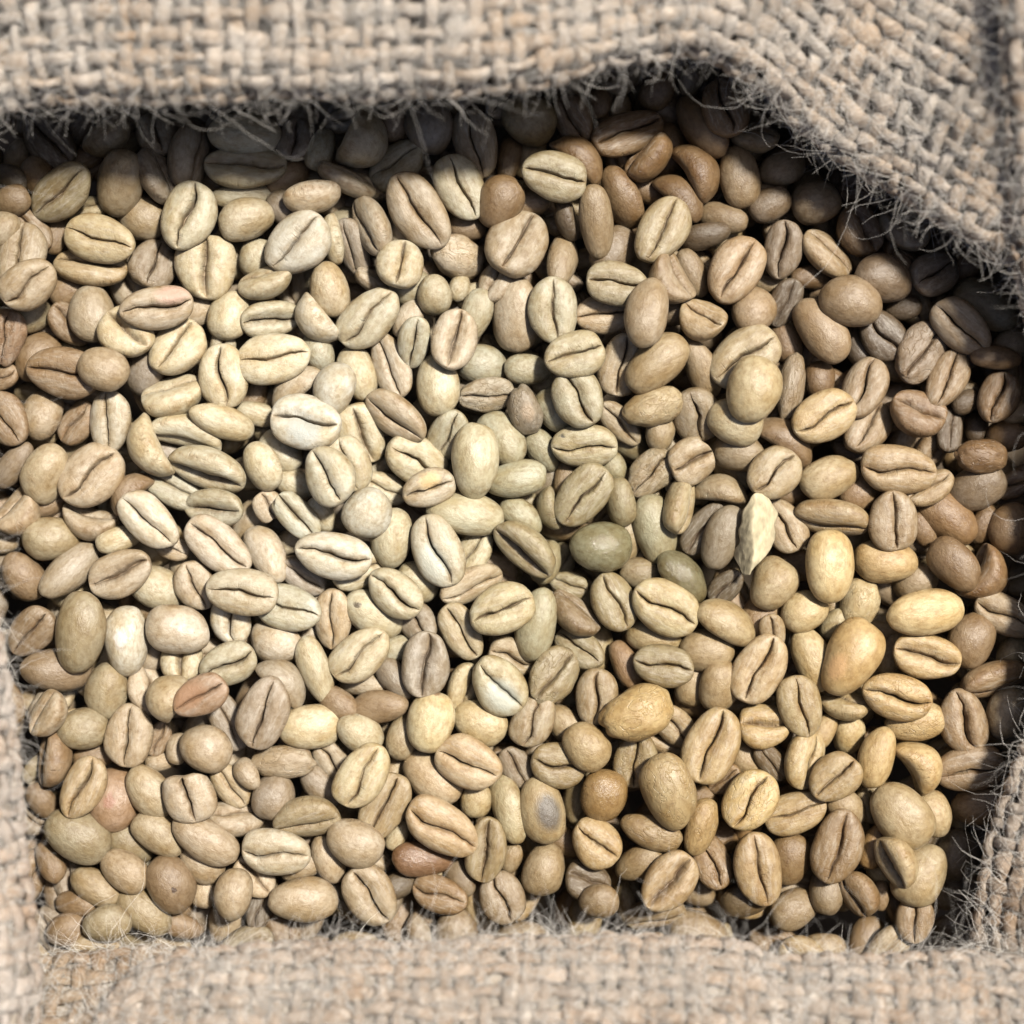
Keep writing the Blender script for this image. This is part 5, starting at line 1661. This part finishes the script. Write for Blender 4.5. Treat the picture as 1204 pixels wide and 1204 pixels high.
497 337 -56 64 47 60 -1 -49 b -f
604 841 -56 59 44 122 4 -69 b -f
907 586 -56 62 43 11 13 5 y -f
-1 1113 -56 66 53 55 6 -10 b -f
1041 687 -56 75 43 140 -14 191 m -f
863 699 -56 70 53 118 8 -54 b -f
1041 1164 -56 66 47 3 -12 44 t -f
267 1138 -56 71 52 55 -8 49 y -f
1021 1110 -56 73 49 76 1 160 b -f
1098 526 -60 59 42 56 -6 -30 t -f
676 1005 -77 71 46 164 -0 143 y -f
1283 444 -56 67 47 113 -14 -30 t -f
600 126 -56 71 50 10 -7 -12 m -f
159 344 -56 69 54 129 -5 3 t -f
1275 196 -56 72 51 38 -14 -4 o -f
869 886 -56 70 49 48 3 -59 t -f
680 191 -56 69 49 43 -12 1 y -f
298 555 -56 68 45 5 10 182 y -f
887 502 -56 74 46 45 -7 2 t -f
414 596 -56 70 53 47 -4 160 m -f
349 643 -56 70 54 26 -12 -33 y -f
606 383 -56 63 45 75 11 141 b -f
239 770 -56 65 43 180 6 0 t -f
18 675 -56 76 46 151 8 148 m -f
276 900 -56 59 49 70 -8 -48 t -f
952 106 -56 61 47 118 9 -56 o -f
245 427 -56 61 50 51 -6 12 y -f
2 279 -56 74 54 52 1 159 m -f
0 765 -62 61 42 43 4 46 m -f
687 1084 -56 68 46 81 13 159 o -f
972 173 -56 63 46 133 10 10 o -f
1251 1159 -56 67 44 87 13 157 t -f
-60 384 -56 70 45 38 5 191 b -f
343 1185 -56 60 50 155 -8 -39 o -f
82 606 -56 72 43 36 13 -35 b -f
1154 536 -56 69 45 28 1 -51 y -f
874 1054 -56 64 52 158 -1 -2 y -f
318 713 -56 68 45 69 8 -37 o -f
1090 194 -56 58 42 58 6 146 y -f
1008 975 -56 69 45 95 2 -66 y -f
724 868 -61 64 48 21 -3 9 y -f
606 899 -56 65 53 162 -12 -30 b -f
93 427 -56 64 50 135 -11 159 o -f
467 406 -56 59 53 69 0 37 t -f
-16 346 -57 69 43 10 11 141 y -f
1128 239 -56 64 53 156 -7 29 b -f
968 390 -60 73 44 141 0 149 o -f
269 306 -56 66 49 18 13 186 o -f
868 417 -56 69 42 86 11 29 y -f
800 695 -56 73 42 156 -2 152 b -f
98 194 -56 66 46 27 -1 -50 b -f
388 906 -56 70 45 9 -10 42 o -f
1181 935 -56 68 48 10 7 -50 m -f
1015 532 -56 72 44 167 8 -49 m -f
492 164 -77 64 45 70 -13 43 b -f
-32 1171 -56 67 49 91 7 176 b -f
1218 1009 -56 66 46 57 -9 171 t -f
61 898 -57 75 44 33 -0 -35 o -f
1182 1054 -56 69 54 131 -7 142 t -f
694 715 -56 70 43 110 -7 -51 y -f
842 1147 -56 71 54 128 -4 42 t -f
325 422 -58 71 46 156 8 34 t -f
839 221 -62 75 48 53 -9 -53 t -f
1241 597 -56 59 45 64 -11 -10 y -f
1230 274 -64 64 51 36 -11 36 y -f
118 646 -56 75 51 69 -9 173 m -f
527 750 -56 73 49 160 8 -36 b -f
361 455 -56 64 51 135 2 34 m -f
1119 720 -56 64 45 144 -8 -51 m -f
-57 915 -59 75 46 36 11 177 m -f
406 1180 -56 58 47 117 6 34 o -f
1250 77 -56 66 53 48 -9 -66 t -f
1184 340 -75 66 51 35 -6 30 y -f
1187 439 -56 74 51 92 13 -48 t -f
47 504 -56 70 53 29 -13 172 y -f
1249 869 -56 65 53 105 10 -72 m -f
378 700 -56 74 53 175 -12 -54 t -f
671 857 -56 67 50 47 13 49 b -f
876 96 -56 58 53 122 -11 -46 m -f
1248 329 -56 75 53 166 11 45 b -f
700 1183 -56 60 52 69 11 -70 t -f
816 567 -56 58 51 119 -12 -51 t -f
627 1190 -56 69 50 67 -1 -33 m -f
793 358 -56 68 49 50 5 -46 b -f
-16 120 -56 63 44 179 -13 1 b -f
1161 622 -61 68 51 72 -3 185 y -f
290 256 -56 70 49 64 -9 -35 m -f
1286 715 -74 76 44 70 10 -62 o -f
296 823 -56 75 48 56 -13 45 b -f
204 102 -56 66 49 112 -0 -62 o -f
585 1139 -56 65 53 31 6 -9 o -f
57 821 -60 64 46 5 -7 8 y -f
-70 258 -56 75 50 147 -3 49 o -f
-20 1054 -59 66 53 149 -8 33 m -f
108 482 -56 73 51 163 -11 6 m -f
149 1178 -56 61 49 113 -0 -58 b -f
409 1058 -56 72 43 134 7 -45 o -f
766 652 -56 74 45 31 0 -51 o -f
533 973 -56 59 44 78 7 -36 m -f
1280 272 -56 68 50 154 -0 -58 o -f
689 523 -56 76 50 136 -14 -43 y -f
469 858 -56 58 46 124 7 149 t -f
1287 783 -56 62 53 154 5 42 y -f
95 62 -56 75 51 72 -1 191 y -f
620 237 -56 74 49 158 -7 52 b -f
834 987 -56 75 53 10 3 191 b -f
650 564 -56 68 44 60 -5 145 m -f
450 809 -56 72 42 153 9 191 t -f
643 714 -56 68 49 36 -4 -50 t -f
1087 591 -56 66 51 87 -7 170 t -f
750 333 -56 76 49 101 5 173 t -f
744 777 -56 72 45 93 -14 -38 b -f
361 1000 -56 67 51 47 8 -34 b -f
440 475 -56 70 50 102 -8 -48 b -f
294 1034 -56 62 44 176 3 179 t -f
68 1095 -56 74 53 134 13 11 m -f
-69 818 -56 63 47 125 4 -52 m -f
-2 424 -56 58 48 63 -14 52 o -f
606 747 -56 66 52 14 12 -50 t -f
939 872 -72 70 44 131 -8 147 m -f
1207 792 -56 59 47 93 3 -48 m -f
145 227 -56 74 47 63 10 187 o -f
-79 694 -56 62 53 16 6 -49 y -f
1233 918 -56 75 42 20 6 -44 m -f
1072 356 -56 63 46 120 1 32 o -f
85 1032 -56 67 53 108 12 7 m -f
1124 411 -56 66 51 158 -14 51 m -f
434 1005 -56 58 42 148 6 -58 t -f
1224 701 -56 76 43 59 -8 5 b -f
992 580 -56 64 52 30 4 35 b -f
753 908 -59 67 43 24 10 -42 b -f
222 1006 -78 73 43 95 14 190 t -f
-3 494 -56 72 51 179 3 -67 o -f
192 523 -56 69 51 158 10 -32 m -f
545 557 -56 69 50 179 9 182 m -f
1034 871 -63 60 44 4 12 146 b -f
481 698 -56 68 51 90 14 183 y -f
740 519 -56 62 43 143 -13 182 o -f
769 1073 -56 74 50 13 -10 -52 t -f
1278 997 -58 63 50 122 11 39 o -f
332 1085 -56 74 53 106 3 -49 b -f
372 952 -56 62 52 90 13 146 o -f
1176 248 -56 74 50 129 -11 145 b -f
-73 967 -56 74 44 116 -14 32 t -f
673 394 -56 71 45 135 5 158 m -f
319 965 -56 72 42 129 -13 -67 t -f
1029 105 -56 62 45 157 10 40 o -f
94 532 -56 67 48 35 -10 5 o -f
647 70 -56 60 47 96 -4 156 o -f
38 133 -73 67 54 61 3 41 t -f
1004 290 -56 71 46 112 -10 -51 t -f
-66 614 -56 73 43 134 -2 49 m -f
1084 1134 -75 63 47 82 -11 -57 m -f
726 1013 -79 59 47 102 10 185 b -f
317 202 -56 63 49 14 -1 154 t -f
1188 164 -56 70 50 103 2 140 o -f
1117 463 -56 74 49 175 -7 35 o -f
348 879 -56 65 48 83 10 141 m -f
563 319 -57 71 51 68 1 -9 b -f
124 1103 -61 72 42 82 8 -49 b -f
155 766 -58 61 44 104 -14 9 t -f
929 947 -56 62 51 22 -10 30 b -f
222 154 -58 74 42 160 -2 141 t -f
194 1117 -75 66 48 177 8 -51 y -f
1127 1099 -63 66 42 23 -12 -35 b -f
373 529 -56 58 52 15 -11 39 t -f
717 136 -56 68 51 70 11 9 y -f
1078 82 -56 72 44 159 9 51 m -f
663 119 -56 65 43 64 13 40 o -f
82 691 -56 67 52 132 -14 153 o -f
1094 836 -64 59 42 142 1 175 b -f
-70 560 -61 62 49 11 -8 -31 m -f
492 1181 -56 72 54 53 -3 -40 o -f
851 273 -56 68 47 88 -0 180 o -f
403 858 -64 67 43 45 -13 -41 t -f
-75 151 -56 66 48 36 7 -47 m -f
1009 456 -56 64 49 18 12 9 b -f
247 625 -56 69 44 20 -3 -58 b -f
911 1110 -74 63 49 162 6 -50 b -f
87 301 -56 68 43 124 7 29 b -f
1198 572 -56 75 43 42 -6 -7 t -f
950 504 -56 66 48 18 -9 12 y -f
768 823 -56 68 45 94 -2 -35 m -f
-6 898 -56 61 49 132 -0 -5 o -f
125 803 -57 72 44 9 1 191 t -f
787 127 -63 67 53 164 -12 141 m -f
673 264 -56 70 46 179 -10 -49 t -f
567 465 -56 74 50 175 -8 11 m -f
541 384 -56 63 52 118 -8 38 m -f
733 197 -56 64 45 115 -9 43 b -f
973 926 -56 66 49 31 12 158 t -f
342 332 -79 59 48 108 5 11 t -f
1162 73 -56 68 47 154 1 147 y -f
115 731 -56 63 47 169 12 -8 y -f
725 86 -56 61 52 14 -9 -1 y -f
369 802 -62 59 51 24 9 161 o -f
881 819 -56 71 49 6 -2 -7 t -f
823 931 -56 61 42 123 -9 -2 t -f
240 507 -63 62 43 106 2 -46 b -f
473 968 -59 65 43 95 7 -67 m -f
1279 497 -77 75 42 174 7 -51 t -f
836 501 -76 73 50 77 14 -2 m -f
532 1139 -56 60 48 45 10 -69 t -f
1022 224 -56 69 45 170 2 1 b -f
917 458 -56 64 49 89 -3 152 t -f
942 1039 -56 72 44 174 -8 -9 m -f
581 1011 -56 66 53 142 9 9 m -f
1085 767 -56 59 50 15 0 173 t -f
917 711 -56 64 43 177 2 174 t -f
506 1027 -56 59 52 29 -6 177 o -f
502 1096 -56 58 50 131 -9 -47 m -f
-40 64 -56 67 48 73 3 -53 m -f
860 326 -56 74 53 144 9 179 o -f
589 961 -56 61 53 1 -12 36 t -f
401 87 -56 71 44 1 6 39 t -f
1261 1100 -74 74 45 41 13 -68 b -f
789 263 -56 66 45 45 9 140 b -f
49 1143 -56 74 47 101 11 187 y -f
823 93 -56 65 43 133 12 -35 m -f
492 602 -78 67 49 136 10 -7 b -f
1108 886 -56 63 44 21 -7 47 y -f
-8 597 -78 70 52 126 -0 4 b -f
182 401 -56 73 43 38 -6 29 t -f
996 825 -56 72 54 141 -13 30 o -f
716 369 -56 72 50 76 -2 -6 t -f
1106 1035 -66 71 49 118 -0 -4 t -f
240 556 -56 69 45 107 -10 1 y -f
124 107 -76 71 47 89 -11 51 b -f
882 162 -57 65 51 82 2 186 y -f
789 519 -56 72 48 124 -12 -37 t -f
368 1122 -77 65 47 3 -6 35 b -f
470 907 -56 59 47 61 2 -46 y -f
1252 385 -56 71 45 61 -1 186 t -f
935 763 -78 75 50 68 4 -6 m -f
886 642 -56 73 48 116 11 -35 y -f
840 768 -61 73 42 59 0 144 o -f
33 316 -56 71 49 79 -12 41 m -f
458 1055 -56 72 50 58 10 -60 m -f
1215 117 -56 59 50 66 -3 29 y -f
115 910 -56 67 52 133 4 -4 m -f
616 1052 -79 64 43 66 9 37 y -f
178 717 -56 62 42 16 -14 183 b -f
512 482 -56 60 45 5 6 146 t -f
-79 335 -56 75 49 48 -1 -44 o -f
976 1180 -56 75 48 48 3 10 m -f
787 179 -56 71 48 84 -11 161 b -f
565 1059 -56 59 48 83 -3 141 y -f
1288 115 -79 66 45 177 -8 -32 t -f
39 211 -56 65 51 28 6 -71 b -f
1190 740 -56 64 44 83 -8 179 o -f
288 355 -56 73 49 175 11 -28 m -f
157 1026 -56 70 49 131 -3 -68 t -f
622 445 -56 63 53 119 11 -4 o -f
88 145 -56 60 50 52 -10 -0 m -f
1289 578 -56 61 52 74 1 7 o -f
704 822 -56 65 51 149 -9 -11 b -f
702 586 -56 63 47 69 -10 -43 b -f
988 718 -56 59 51 109 -9 -50 y -f
434 731 -56 73 50 156 14 138 t -f
402 136 -77 68 49 5 -5 156 m -f
779 741 -56 70 52 7 7 172 b -f
1216 489 -56 72 52 127 -8 -11 t -f
812 1040 -56 67 44 150 11 185 m -f
94 861 -56 65 45 129 -12 -2 y -f
1062 1069 -56 66 45 119 -10 -40 b -f
652 666 -56 62 48 52 8 -34 o -f
796 423 -56 73 46 29 4 171 t -f
427 318 -68 75 43 172 9 -51 m -f
6 825 -56 63 49 123 -1 168 b -f
-24 967 -61 75 49 81 -5 45 t -f
494 262 -56 66 50 84 -11 -65 b -f
681 936 -56 75 50 82 9 -60 o -f
1038 171 -58 76 46 117 -13 28 o -f
923 279 -56 58 44 150 -1 -41 t -f
964 1120 -56 63 50 21 -11 158 t -f
196 277 -56 71 45 69 -12 44 m -f
1134 957 -56 62 43 85 -10 -48 o -f
990 1047 -56 64 45 29 -7 -50 m -f
216 363 -56 66 47 83 -12 152 y -f
360 283 -56 59 45 119 -8 -33 t -f
1124 658 -56 62 47 109 -12 10 o -f
822 825 -56 62 44 163 -12 155 b -f
182 643 -58 71 51 24 -13 191 y -f
723 1137 -57 75 48 128 11 178 t -f
35 961 -56 59 43 156 12 -7 m -f
650 1136 -56 74 54 131 -3 183 b -f
-76 500 -56 68 44 97 -13 -29 t -f
354 749 -56 70 53 49 -12 42 t -f
691 440 -56 62 51 153 -1 160 m -f
507 69 -56 66 48 68 -13 -39 o -f
1136 359 -56 60 52 54 -12 1 t -f
783 1155 -56 69 47 84 -1 171 m -f
875 1189 -56 66 45 154 14 -59 y -f
345 569 -56 71 52 143 -11 -1 b -f
157 153 -56 71 50 43 9 -36 o -f
432 217 -56 64 51 158 2 -53 t -f
1165 1187 -56 70 45 131 1 -32 o -f
200 954 -56 67 50 66 8 185 b -f
-57 1094 -56 69 44 111 5 -62 b -f
661 481 -56 60 53 115 6 -51 o -f
1066 638 -56 66 52 163 -8 51 m -f
72 255 -56 66 45 107 -6 -51 o -f
1046 423 -56 62 50 121 4 -56 o -f
10 73 -56 64 45 146 6 41 t -f
-20 219 -56 73 46 137 10 2 t -f
914 401 -74 62 52 161 -10 -45 y -f
-38 663 -56 73 42 119 -8 -57 y -f
116 374 -56 72 52 125 14 47 t -f
245 853 -56 72 49 35 -5 147 t -f
1226 221 -56 72 48 168 -11 -53 t -f
59 742 -56 74 46 161 -10 44 t -f
881 957 -56 70 46 78 9 145 b -f
814 633 -56 70 51 7 10 184 o -f
371 389 -56 64 50 124 4 -33 m -f
-71 446 -56 61 42 32 -6 -51 o -f
267 77 -56 72 50 128 -12 148 y -f
558 881 -56 72 54 100 -7 -39 t -f
657 615 -56 61 44 159 7 171 b -f
1183 1127 -56 59 50 93 11 8 y -f
1118 289 -73 68 50 11 -1 -54 m -f
293 466 -56 75 47 66 -2 43 b -f
1027 929 -59 65 47 129 0 177 o -f
523 804 -56 73 52 4 -13 -60 b -f
503 214 -72 59 53 2 13 47 o -f
450 538 -56 60 42 42 13 6 o -f
1221 651 -56 69 45 1 9 39 t -f
770 969 -56 62 45 39 6 -44 b -f
622 180 -56 68 44 82 10 184 y -f
1188 866 -56 75 44 163 5 -57 y -f
458 1145 -56 65 50 78 4 -40 b -f
1032 752 -56 60 45 175 -7 188 t -f
-63 1015 -56 68 48 63 -3 50 o -f
986 771 -56 72 47 73 1 143 y -f
695 764 -56 69 52 74 3 188 y -f
50 375 -58 76 51 135 12 -12 b -f
149 954 -56 63 43 3 -4 168 b -f
202 823 -56 73 49 177 -2 139 m -f
720 287 -56 60 48 36 -8 -40 m -f
1162 690 -56 58 43 37 -7 51 m -f
-76 752 -56 70 54 6 -6 -53 t -f
524 660 -56 60 51 131 -7 -31 o -f
519 120 -56 65 43 128 -11 40 o -f
588 796 -63 74 48 150 13 34 m -f
1278 1046 -58 69 45 174 3 -42 b -f
83 982 -56 72 50 20 3 158 m -f
855 603 -56 58 46 45 4 155 y -f
1285 911 -56 65 48 137 13 35 m -f
932 663 -56 66 45 167 3 185 b -f
988 346 -56 75 47 176 -6 185 m -f
1077 935 -56 63 54 26 -11 51 t -f
284 752 -60 73 49 155 1 37 b -f
566 65 -56 71 43 121 -9 -3 y -f
272 1186 -77 72 48 107 -1 30 m -f
821 1095 -56 71 49 169 -0 168 m -f
249 943 -56 65 49 62 -3 151 y -f
775 79 -56 62 50 162 5 143 t -f
708 657 -65 63 52 136 10 184 t -f
34 1029 -56 68 53 64 0 -46 b -f
-17 715 -56 58 51 62 11 192 m -f
268 1080 -57 63 48 72 5 172 t -f
257 210 -56 65 53 159 13 -3 b -f
1143 766 -56 69 49 58 5 -49 t -f
295 614 -56 71 45 47 -12 192 t -f
450 117 -56 71 50 14 -10 -46 y -f
648 799 -56 62 45 100 -4 38 b -f
-28 171 -56 75 50 96 5 172 m -f
189 198 -56 66 46 70 -1 -56 o -f
931 813 -56 62 46 152 11 -44 m -f
167 69 -56 59 53 15 -11 -50 m -f
545 274 -56 67 47 37 4 -36 b -f
269 689 -64 60 44 91 8 -66 b -f
-61 867 -56 74 51 68 9 144 o -f
566 1185 -56 75 52 1 1 -65 b -f
526 433 -56 63 48 101 2 -3 o -f
605 288 -56 62 53 115 -6 -71 y -f
860 544 -56 76 51 126 -4 189 y -f
325 512 -56 67 43 146 2 150 o -f
208 1057 -56 59 51 91 7 139 b -f
416 264 -56 71 51 169 3 142 o -f
956 226 -56 66 43 125 13 180 o -f
829 155 -56 66 46 85 11 175 b -f
914 61 -56 72 48 86 7 143 t -f
1239 535 -56 72 46 97 6 138 y -f
1137 1146 -56 69 53 53 -1 155 m -f
-42 303 -56 62 48 115 -12 49 m -f
1047 810 -56 66 52 108 -2 30 o -f
363 180 -56 75 48 171 -9 141 b -f
104 1157 -56 58 43 127 1 139 b -f
745 701 -56 62 45 67 -5 -62 b -f
9 546 -64 61 42 119 5 -30 m -f
134 289 -56 70 43 116 5 51 m -f
479 760 -56 66 50 65 7 142 t -f
1143 825 -56 64 42 153 3 9 t -f
1059 489 -56 62 48 7 -9 -51 b -f
315 1133 -56 69 50 116 -12 180 m -f
930 1158 -56 66 51 121 7 -63 t -f
141 519 -56 74 49 0 -0 -8 o -f
442 168 -56 75 44 15 -7 -63 b -f
610 596 -56 64 49 9 -1 -59 o -f
996 62 -56 64 49 89 4 -1 m -f
1270 648 -56 72 47 50 -5 42 m -f
811 305 -56 75 44 143 10 -44 y -f
222 1188 -73 75 48 66 13 50 y -f
1239 162 -56 68 53 133 -10 178 t -f
445 63 -78 71 51 164 10 10 b -f
1250 553 -27 63 54 23 11 189 m -f
1042 1117 -32 72 46 51 -6 -5 t -f
1007 1172 -31 61 50 129 5 10 t -f
112 1116 -28 60 53 22 -2 -15 y -f
418 1117 -48 62 50 179 2 160 y -f
1298 1079 -46 70 52 48 -2 199 y -f
-31 395 -37 74 50 38 -2 -1 y -f
1282 629 -28 71 50 171 -2 -1 b -f
1061 1224 -80 63 45 81 8 -11 m -f
1148 62 -28 66 49 113 10 4 t -f
1253 978 -37 68 48 62 9 176 o -f
566 1185 -20 76 49 47 -7 195 t -f
758 1191 -43 68 47 172 12 19 y -f
1294 802 -27 70 47 91 -10 187 o -f
222 85 -36 68 49 117 8 -9 y -f
1267 209 -27 66 53 94 1 187 m -f
-88 1031 -34 67 47 144 -3 1 y -f
832 1198 -56 74 51 178 -8 182 m -f
475 84 -32 72 46 11 -11 197 y -f
-69 299 -30 70 48 133 2 7 m -f
203 1167 -48 64 48 42 8 -12 m -f
-86 493 -26 73 47 113 -4 165 y -f
326 1220 -80 63 44 52 -1 -1 y -f
-51 672 -24 61 53 80 -8 -2 t -f
876 1144 -37 63 46 111 12 178 y -f
1282 360 -35 73 50 125 -6 174 b -f
-86 893 -27 69 53 55 -1 169 m -f
363 1146 -47 61 49 67 5 -7 o -f
-42 944 -35 63 48 108 -5 8 y -f
1252 857 -20 73 51 42 -3 -16 t -f
481 1172 -20 70 54 6 9 -2 y -f
1235 1100 -43 66 50 84 6 199 b -f
-67 231 -26 74 46 60 -6 195 o -f
-63 805 -27 62 51 29 0 186 o -f
1140 1226 -80 61 45 20 1 188 t -f
121 1176 -25 75 54 9 -9 186 t -f
1279 470 -31 60 45 114 4 190 t -f
290 1111 -28 66 45 19 -1 11 o -f
1257 1173 -27 76 47 103 1 13 y -f
-86 1121 -52 60 44 34 8 172 y -f
-0 1188 -45 66 45 61 11 -15 m -f
-51 588 -33 67 46 39 -1 163 o -f
1049 83 -28 70 45 3 6 -19 t -f
1260 74 -21 71 49 51 1 4 o -f
1198 1191 -35 74 54 162 1 1 b -f
676 1167 -29 69 52 16 8 4 t -f
80 1229 -79 68 50 165 -3 13 t -f
177 1229 -78 65 51 34 6 180 t -f
1144 1154 -25 63 47 173 8 199 o -f
315 85 -28 75 48 103 3 9 o -f
-24 72 -29 63 54 80 6 170 y -f
1261 297 -24 66 48 47 -6 -18 y -f
-87 357 -27 67 51 118 -1 198 y -f
1234 398 -30 66 51 162 -5 188 b -f
646 79 -26 64 50 157 -10 162 m -f
892 1221 -79 61 46 32 4 188 y -f
-81 163 -24 74 51 3 -12 191 t -f
611 1137 -29 62 51 18 -5 3 t -f
1287 702 -42 68 48 49 6 197 b -f
639 1227 -39 70 54 72 10 -14 o -f
950 1192 -26 71 52 138 -8 -11 y -f
537 1102 -30 69 54 98 -8 195 m -f
418 1191 -26 66 47 31 -11 18 m -f
50 74 -47 67 49 95 -10 165 t -f
-90 1215 -78 75 52 31 -3 180 m -f
813 62 -31 71 52 74 -9 0 m -f
-77 739 -21 67 50 87 1 11 b -f
945 1128 -29 63 54 137 9 15 y -f
989 63 -28 70 44 54 -8 7 b -f
1294 132 -50 72 46 107 2 -8 y -f
751 1132 -32 69 47 97 -4 197 o -f
702 1226 -43 75 48 73 -8 2 m -f
1294 1226 -80 75 45 112 5 194 o -f
-87 74 -40 73 53 71 5 -11 t -f
1299 907 -24 74 44 159 6 180 y -f
244 1222 -63 71 49 16 2 199 o -f
-85 426 -29 63 48 17 2 165 b -f
537 69 -35 61 45 110 -4 183 t -f
277 1172 -33 72 47 113 -8 189 b -f
1082 1165 -37 74 49 29 7 168 o -f
514 1225 -78 71 52 42 2 -9 o -f
"""
Vs, F4s, F3s, S_, Fa_, T_, Lc_, Sd_ = [], [], [], [], [], [], [], []
base = 0
HI = {}; LO = {}
for ri, line in enumerate(REST.strip().split('\n')):
    t = line.split()
    vals = [float(q) for q in t[:8]]; col, fl = t[8], t[9]
    if fl.endswith('f'):
        kk = ri % 6
        if kk not in LO:
            LO[kk] = bean_geo(900 + kk, nth=14, top_u=[0, .07, .2, .45, .8], nbot=7)
        geo = LO[kk]
    else:
        key = (next((k for k in 'hxnlwk' if k in fl), ''), ri % 6)
        if key not in HI:
            HI[key] = bean_geo(1200 + key[1] * 5, nth=26, fl=key[0], top_u=[0, .03, .065, .13, .26, .5, .75, .93], nbot=9)
        geo = HI[key]
    V, F4, F3, seam, face = geo
    M = np.array(bean_matrix(vals))
    W = V @ M[:3, :3].T + M[:3, 3]
    Vs.append(W); F4s.append(F4 + base); F3s.append(F3 + base); base += len(V)
    S_.append(seam); Fa_.append(face); Lc_.append(V)
    c = COL[col]; k = random.uniform(.85, 1.1); dr = light_tint(vals[0], vals[1]); c = [c[q] * dr[q] for q in range(3)]
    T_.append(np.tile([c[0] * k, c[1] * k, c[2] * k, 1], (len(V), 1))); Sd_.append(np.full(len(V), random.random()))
me = mesh_mixed("coffee_beans", np.concatenate(Vs), np.concatenate(F4s), np.concatenate(F3s),
                dict(seam=np.concatenate(S_)[:, 0], near=np.concatenate(S_)[:, 1], face=np.concatenate(Fa_), tint=np.concatenate(T_), local=np.concatenate(Lc_), seed=np.concatenate(Sd_)))
me.materials.append(M_many)
o = bpy.data.objects.new("coffee_beans", me)
C.objects.link(o)
o["kind"] = "stuff"
o["label"] = "smaller half-hidden green coffee beans in the gaps and lower layers of the pile"
o["category"] = "coffee beans"
o["group"] = "green coffee beans heaped in the sack"

print("tris", sum(len(o.data.loops) - 2 * len(o.data.polygons) for o in scene.objects if o.type == 'MESH' and o.name.split('.')[0] != 'coffee_bean'),
      sum(len(me.loops) - 2 * len(me.polygons) for kk in LIB for me in LIB[kk]))
